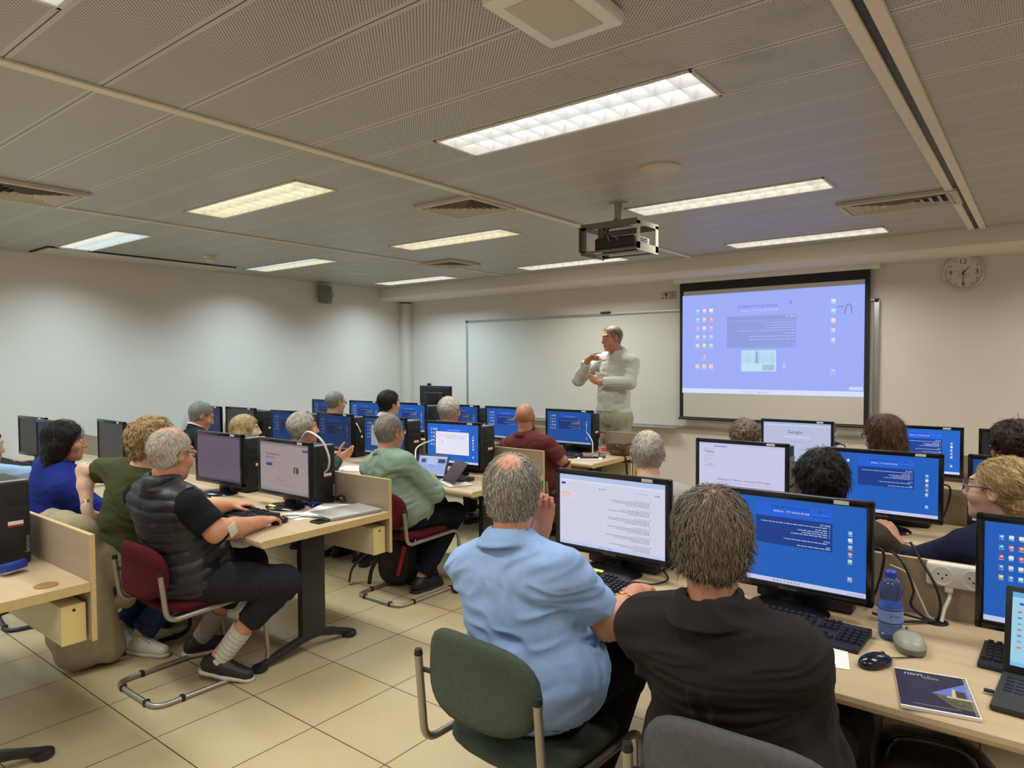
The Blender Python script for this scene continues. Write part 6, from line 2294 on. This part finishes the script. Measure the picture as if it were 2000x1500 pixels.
for i, (x, y, z, sx, sy, sz, lab) in enumerate(((-3.72, 5.20, 0, .16, .12, .07, 'white box beside the bald man, lower of two'), (-3.76, 5.21, .0705, .10, .10, .045, 'small white box beside the bald man, upper of two'))):
    b = MB(); b.box((0, 0, sz / 2), (sx, sy, sz), bevel=.002); o = b.build('paper_box', M_paper); o.location = (x, y, DZ + .001 + z); tag(o, lab, 'box')
sheet('paper_sheet', -4.33, 3.50, .21, .26, 30, 'white sheets under the open hand of the green sweater man')
sheet('paper_sheet', -4.62, 2.02, .2, .28, 10, 'striped papers beyond the black T shirt sleeve')

# cables
def cable(pts, r, m, label, cat='cable', name='cable', n=10):
    b = MB(); b.tube(spline(pts, n), r, 8); o = b.build(name, m); return tag(o, label, cat)


cable([(-3.58, 2.50, 1.085), (-3.50, 2.47, 1.14), (-3.40, 2.44, 1.165), (-3.30, 2.45, 1.12), (-3.265, 2.47, 1.03), (-3.29, 2.485, .96), (-3.335, 2.49, .925)], .0065, M_white, 'thick white cable arching over the tower of the vest wearer')
cable([(-5.00, 3.93, 1.02), (-4.90, 3.92, 1.06), (-4.80, 3.93, 1.03), (-4.79, 3.97, .95)], .0065, M_white, 'white cable on the tower above the raised hand')
cable([(-3.62, 3.78, 1.0), (-3.75, 3.66, .93), (-3.72, 3.60, .84), (-3.72, 3.57, .76)], .006, M_white, 'white cable between the sage sweater man and his screen')
cable([(-3.26, 5.30, .92), (-3.16, 5.22, .86), (-3.13, 5.18, .76)], .005, M_white, 'white cable behind the clear bottle on the front desk')
t = empty('cable_coil', (-3.36, 2.42, DZ + .001), 0, 'tangle of dark blue cable beside the tower of the vest wearer', 'cable')
random.seed(3)
b = MB()
pts = [(random.uniform(-.07, .07), random.uniform(-.05, .05), random.uniform(.006, .035)) for _ in range(16)]
b.tube(spline(pts, 6), .0045, 6); b.build('cord', M_blue, t)
t = empty('network_plug', (-3.27, .925, DZ + .001), 0, 'blue plug and black lead on the near left desk', 'plug')
b = MB(); b.box((0, 0, .03), (.05, .09, .035), rot=(0, R(-15), R(20)), bevel=.006); b.build('plug', M_blue, t)
b = MB(); b.tube(spline([(-.02, -.03, .02), (-.06, -.08, .012), (-.02, -.14, .010), (-.1, -.18, .01)], 8), .010, 8); b.build('lead', M_black, t)
# bundle on the right hand desk, running into the grommet
GX, GY = -.262, 2.545
b = MB(); b.lathe([(.034, 0), (.034, .003), (.026, .003), (.026, .0005), (0, .0005)], 24); o = b.build('cable_grommet', M_black); o.location = (GX, GY, DZ + .0004); tag(o, 'black cable hole at the foot of the tall panel, full of cords', 'grommet')
CB = [([(-.40, 2.58, .93), (-.36, 2.545, .91), (-.325, 2.53, .83), (-.33, 2.52, .78), (-.295, 2.53, .745), (GX - .012, GY, .735)], .0042, M_black, 'black cord curving down from the tower to the cable hole'),
      ([(-.40, 2.575, .885), (-.345, 2.55, .87), (-.31, 2.55, .80), (-.285, 2.55, .745), (GX - .006, GY + .01, .735)], .003, M_ivory, 'thin grey cord beside the black cords'),
      ([(-.345, 2.60, .965), (-.305, 2.575, .905), (-.27, 2.56, .85), (-.252, 2.552, .79), (GX + .004, GY + .006, .735)], .0042, M_black, 'black cord hanging over the tall panel'),
      ([(-.42, 2.47, .775), (-.365, 2.47, .765), (-.31, 2.50, .748), (GX - .004, GY - .012, .738)], .004, M_black, 'black cord lying behind the blue bottle, upper one'),
      ([(-.43, 2.45, .752), (-.36, 2.45, .742), (-.31, 2.49, .739), (GX - .002, GY - .016, .738)], .0045, M_black, 'black cord lying behind the blue bottle, lower one'),
      ([(-.232, 2.588, .845), (-.230, 2.575, .81), (-.243, 2.56, .77), (GX + .014, GY + .002, .735)], .0055, M_white, 'white power cord plugged into the double socket')]
for pts, r_, m_, lab in CB: cable(pts, r_, m_, lab)
cable([(-1.17, 2.47, .75), (-1.12, 2.40, .742), (-1.14, 2.335, .737), (-1.20, 2.315, .737)], .004, M_black, 'black cord looping beside the stand of the white document monitor')
cable([(-1.02, 2.36, .738), (-1.045, 2.33, .738), (-1.06, 2.25, .737), (-1.055, 2.20, .737)], .0028, M_black, 'thin mouse cord bent over near the collar of the black shirt')
# double socket on the panel
t = empty('power_socket', (-.208, 2.6005, .879), 0, 'white double power socket fixed to the tall panel', 'socket')
b = MB(); b.box((0, -.0155, 0), (.175, .031, .076), bevel=.009, seg=3); b.build('housing', M_white, t)
for sx in (-.042, .042):
    M_ = Matrix.Translation((sx, -.0315, -.002)) @ Matrix.Rotation(R(90), 4, 'X')
    b = MB(); b.lathe([(.030, -.0015), (.030, .0012), (.0265, .0012), (.0265, -.001), (0, -.001)], 28, M=M_); b.build('outlet', M_white, t)
    for (px_, pz_) in ((-.011, .003), (.011, .003), (0, -.010)):
        b = MB(); b.lathe([(.0032, .0), (0, .0004)], 12, 0, M=Matrix.Translation((sx + px_, -.0312, pz_)) @ Matrix.Rotation(R(90), 4, 'X')); b.build('pin_hole', M_black, t)
b = MB(); b.box((-.042 + .018, -.020, -.046), (.024, .020, .018), bevel=.004); b.build('cord_grip', M_white, t)

# ------------------------------------------------------------------ coat and bags
t = empty('jacket', (-4.12, 1.47, 0), 0, 'beige jacket draped over a chair back behind the near left panel', 'jacket')
M_coat = mat('coat_beige', srgb(150, 136, 108), .9, noise=(20, .06), bump=(500, .2))
F = Field()
F.cone((-4.28, 1.40, .74), (-3.88, 1.39, .75), .040, .042, .02)
F.cone((-4.24, 1.34, .72), (-4.18, 1.33, .42), .045, .05, .05); F.cone((-4.06, 1.33, .72), (-4.00, 1.33, .16), .05, .07, .10)
F.cone((-3.90, 1.34, .73), (-3.90, 1.36, .09), .05, .085, .07); F.cone((-3.86, 1.42, .70), (-3.86, 1.50, .09), .045, .080, .08)
F.cone((-3.85, 1.50, .58), (-3.80, 1.60, .42), .05, .055, .05); F.cone((-3.80, 1.60, .42), (-3.82, 1.58, .33), .05, .045, .03)
F.plane((0, 0, .012), (0, 0, -1))
F.mods.append(lambda P, d: d - .007 * (1 - 2 * np.abs(vnoise(P * A((13, 13, 2.2)), 4))))
v, q = polygonise(F, .009)
np_mesh('body', v, q, M_coat, t).location = tuple(-c for c in t.location)
t = empty('backpack', (-3.60, 3.30, 0), R(20), 'black backpack with a red stripe standing on the floor under the sage sweater man chair', 'backpack')
b = MB(); pad(b, 0, 0, .18, .26, .34, .16, 'y', ex=3.0); b.build('body', mat('pack_black', (.014, .014, .016), .7, bump=(200, .3)), t, 60)
b = MB(); b.box((.08, -.095, .2), (.03, .02, .22), rot=(0, R(14), 0), bevel=.006); b.build('stripe', M_red, t)
for sx in (-.2, -.1):
    b = MB(); b.tube(spline([(sx * .4, -.06, .30), (sx * 1.0, -.08, .22), (sx * 1.5, -.1, .12), (sx * 1.6, -.12, .02)], 6), .014, 8, flat=.35); b.build('strap', M_black, t)
t = empty('handbag', (-.26, 2.36, 0), R(10), 'large black bag on the floor under the right hand desk', 'bag')
b = MB(); pad(b, 0, 0, .22, .40, .42, .22, 'y', ex=3.4); b.build('body', mat('bag_black', (.012, .012, .013), .45, bump=(120, .3)), t, 60)
b = MB(); b.tube(spline([(-.12, -.09, .38), (-.08, -.11, .47), (.08, -.11, .47), (.12, -.09, .38)], 8), .008, 8); b.build('handle', M_gloss, t)
# the back of a dark monitor on the teacher's desk
t = empty('computer_desk', (-5.55, 5.86, 0), 0, "low teacher's desk behind the front left row, mostly hidden", 'desk')
b = MB(); b.box((-.1, .18, .715), (1.0, .36, .03), bevel=.004); b.build('desktop', M_wood, t)
b = MB(); b.box((-.56, .18, .35), (.03, .34, .70)); b.build('leg', M_dark, t)
b = MB(); b.box((.36, .18, .35), (.03, .34, .70)); b.build('leg', M_dark, t)
t = dup(mon0, (-5.82, 5.98, DZ + .135), R(180), 'black back of a monitor turned away, on the desk near the far corner', skip=('screen', 'sticky_note', 'asset_label', 'maker_logo'))
t.scale = (1.0, 1, 1.05)
b = MB(); b.box((0, 0, 0), (.36, .2, .133), bevel=.006); o = b.build('computer_tower', M_dark); o.location = (-5.82, 6.0, DZ + .0675); tag(o, 'flat black computer case lying under the monitor turned away', 'computer', 'black computer towers beside the monitors')
b = MB(); b.box((0, 0, .015), (.05, .03, .028), bevel=.005); b.cyl((0, .015, .015), (0, .02, .015), .009, n=14); o = b.build('webcam', M_black); o.location = (-5.93, 5.985, DZ + .135 + .4155); tag(o, 'small webcam on top of the monitor turned away', 'webcam')
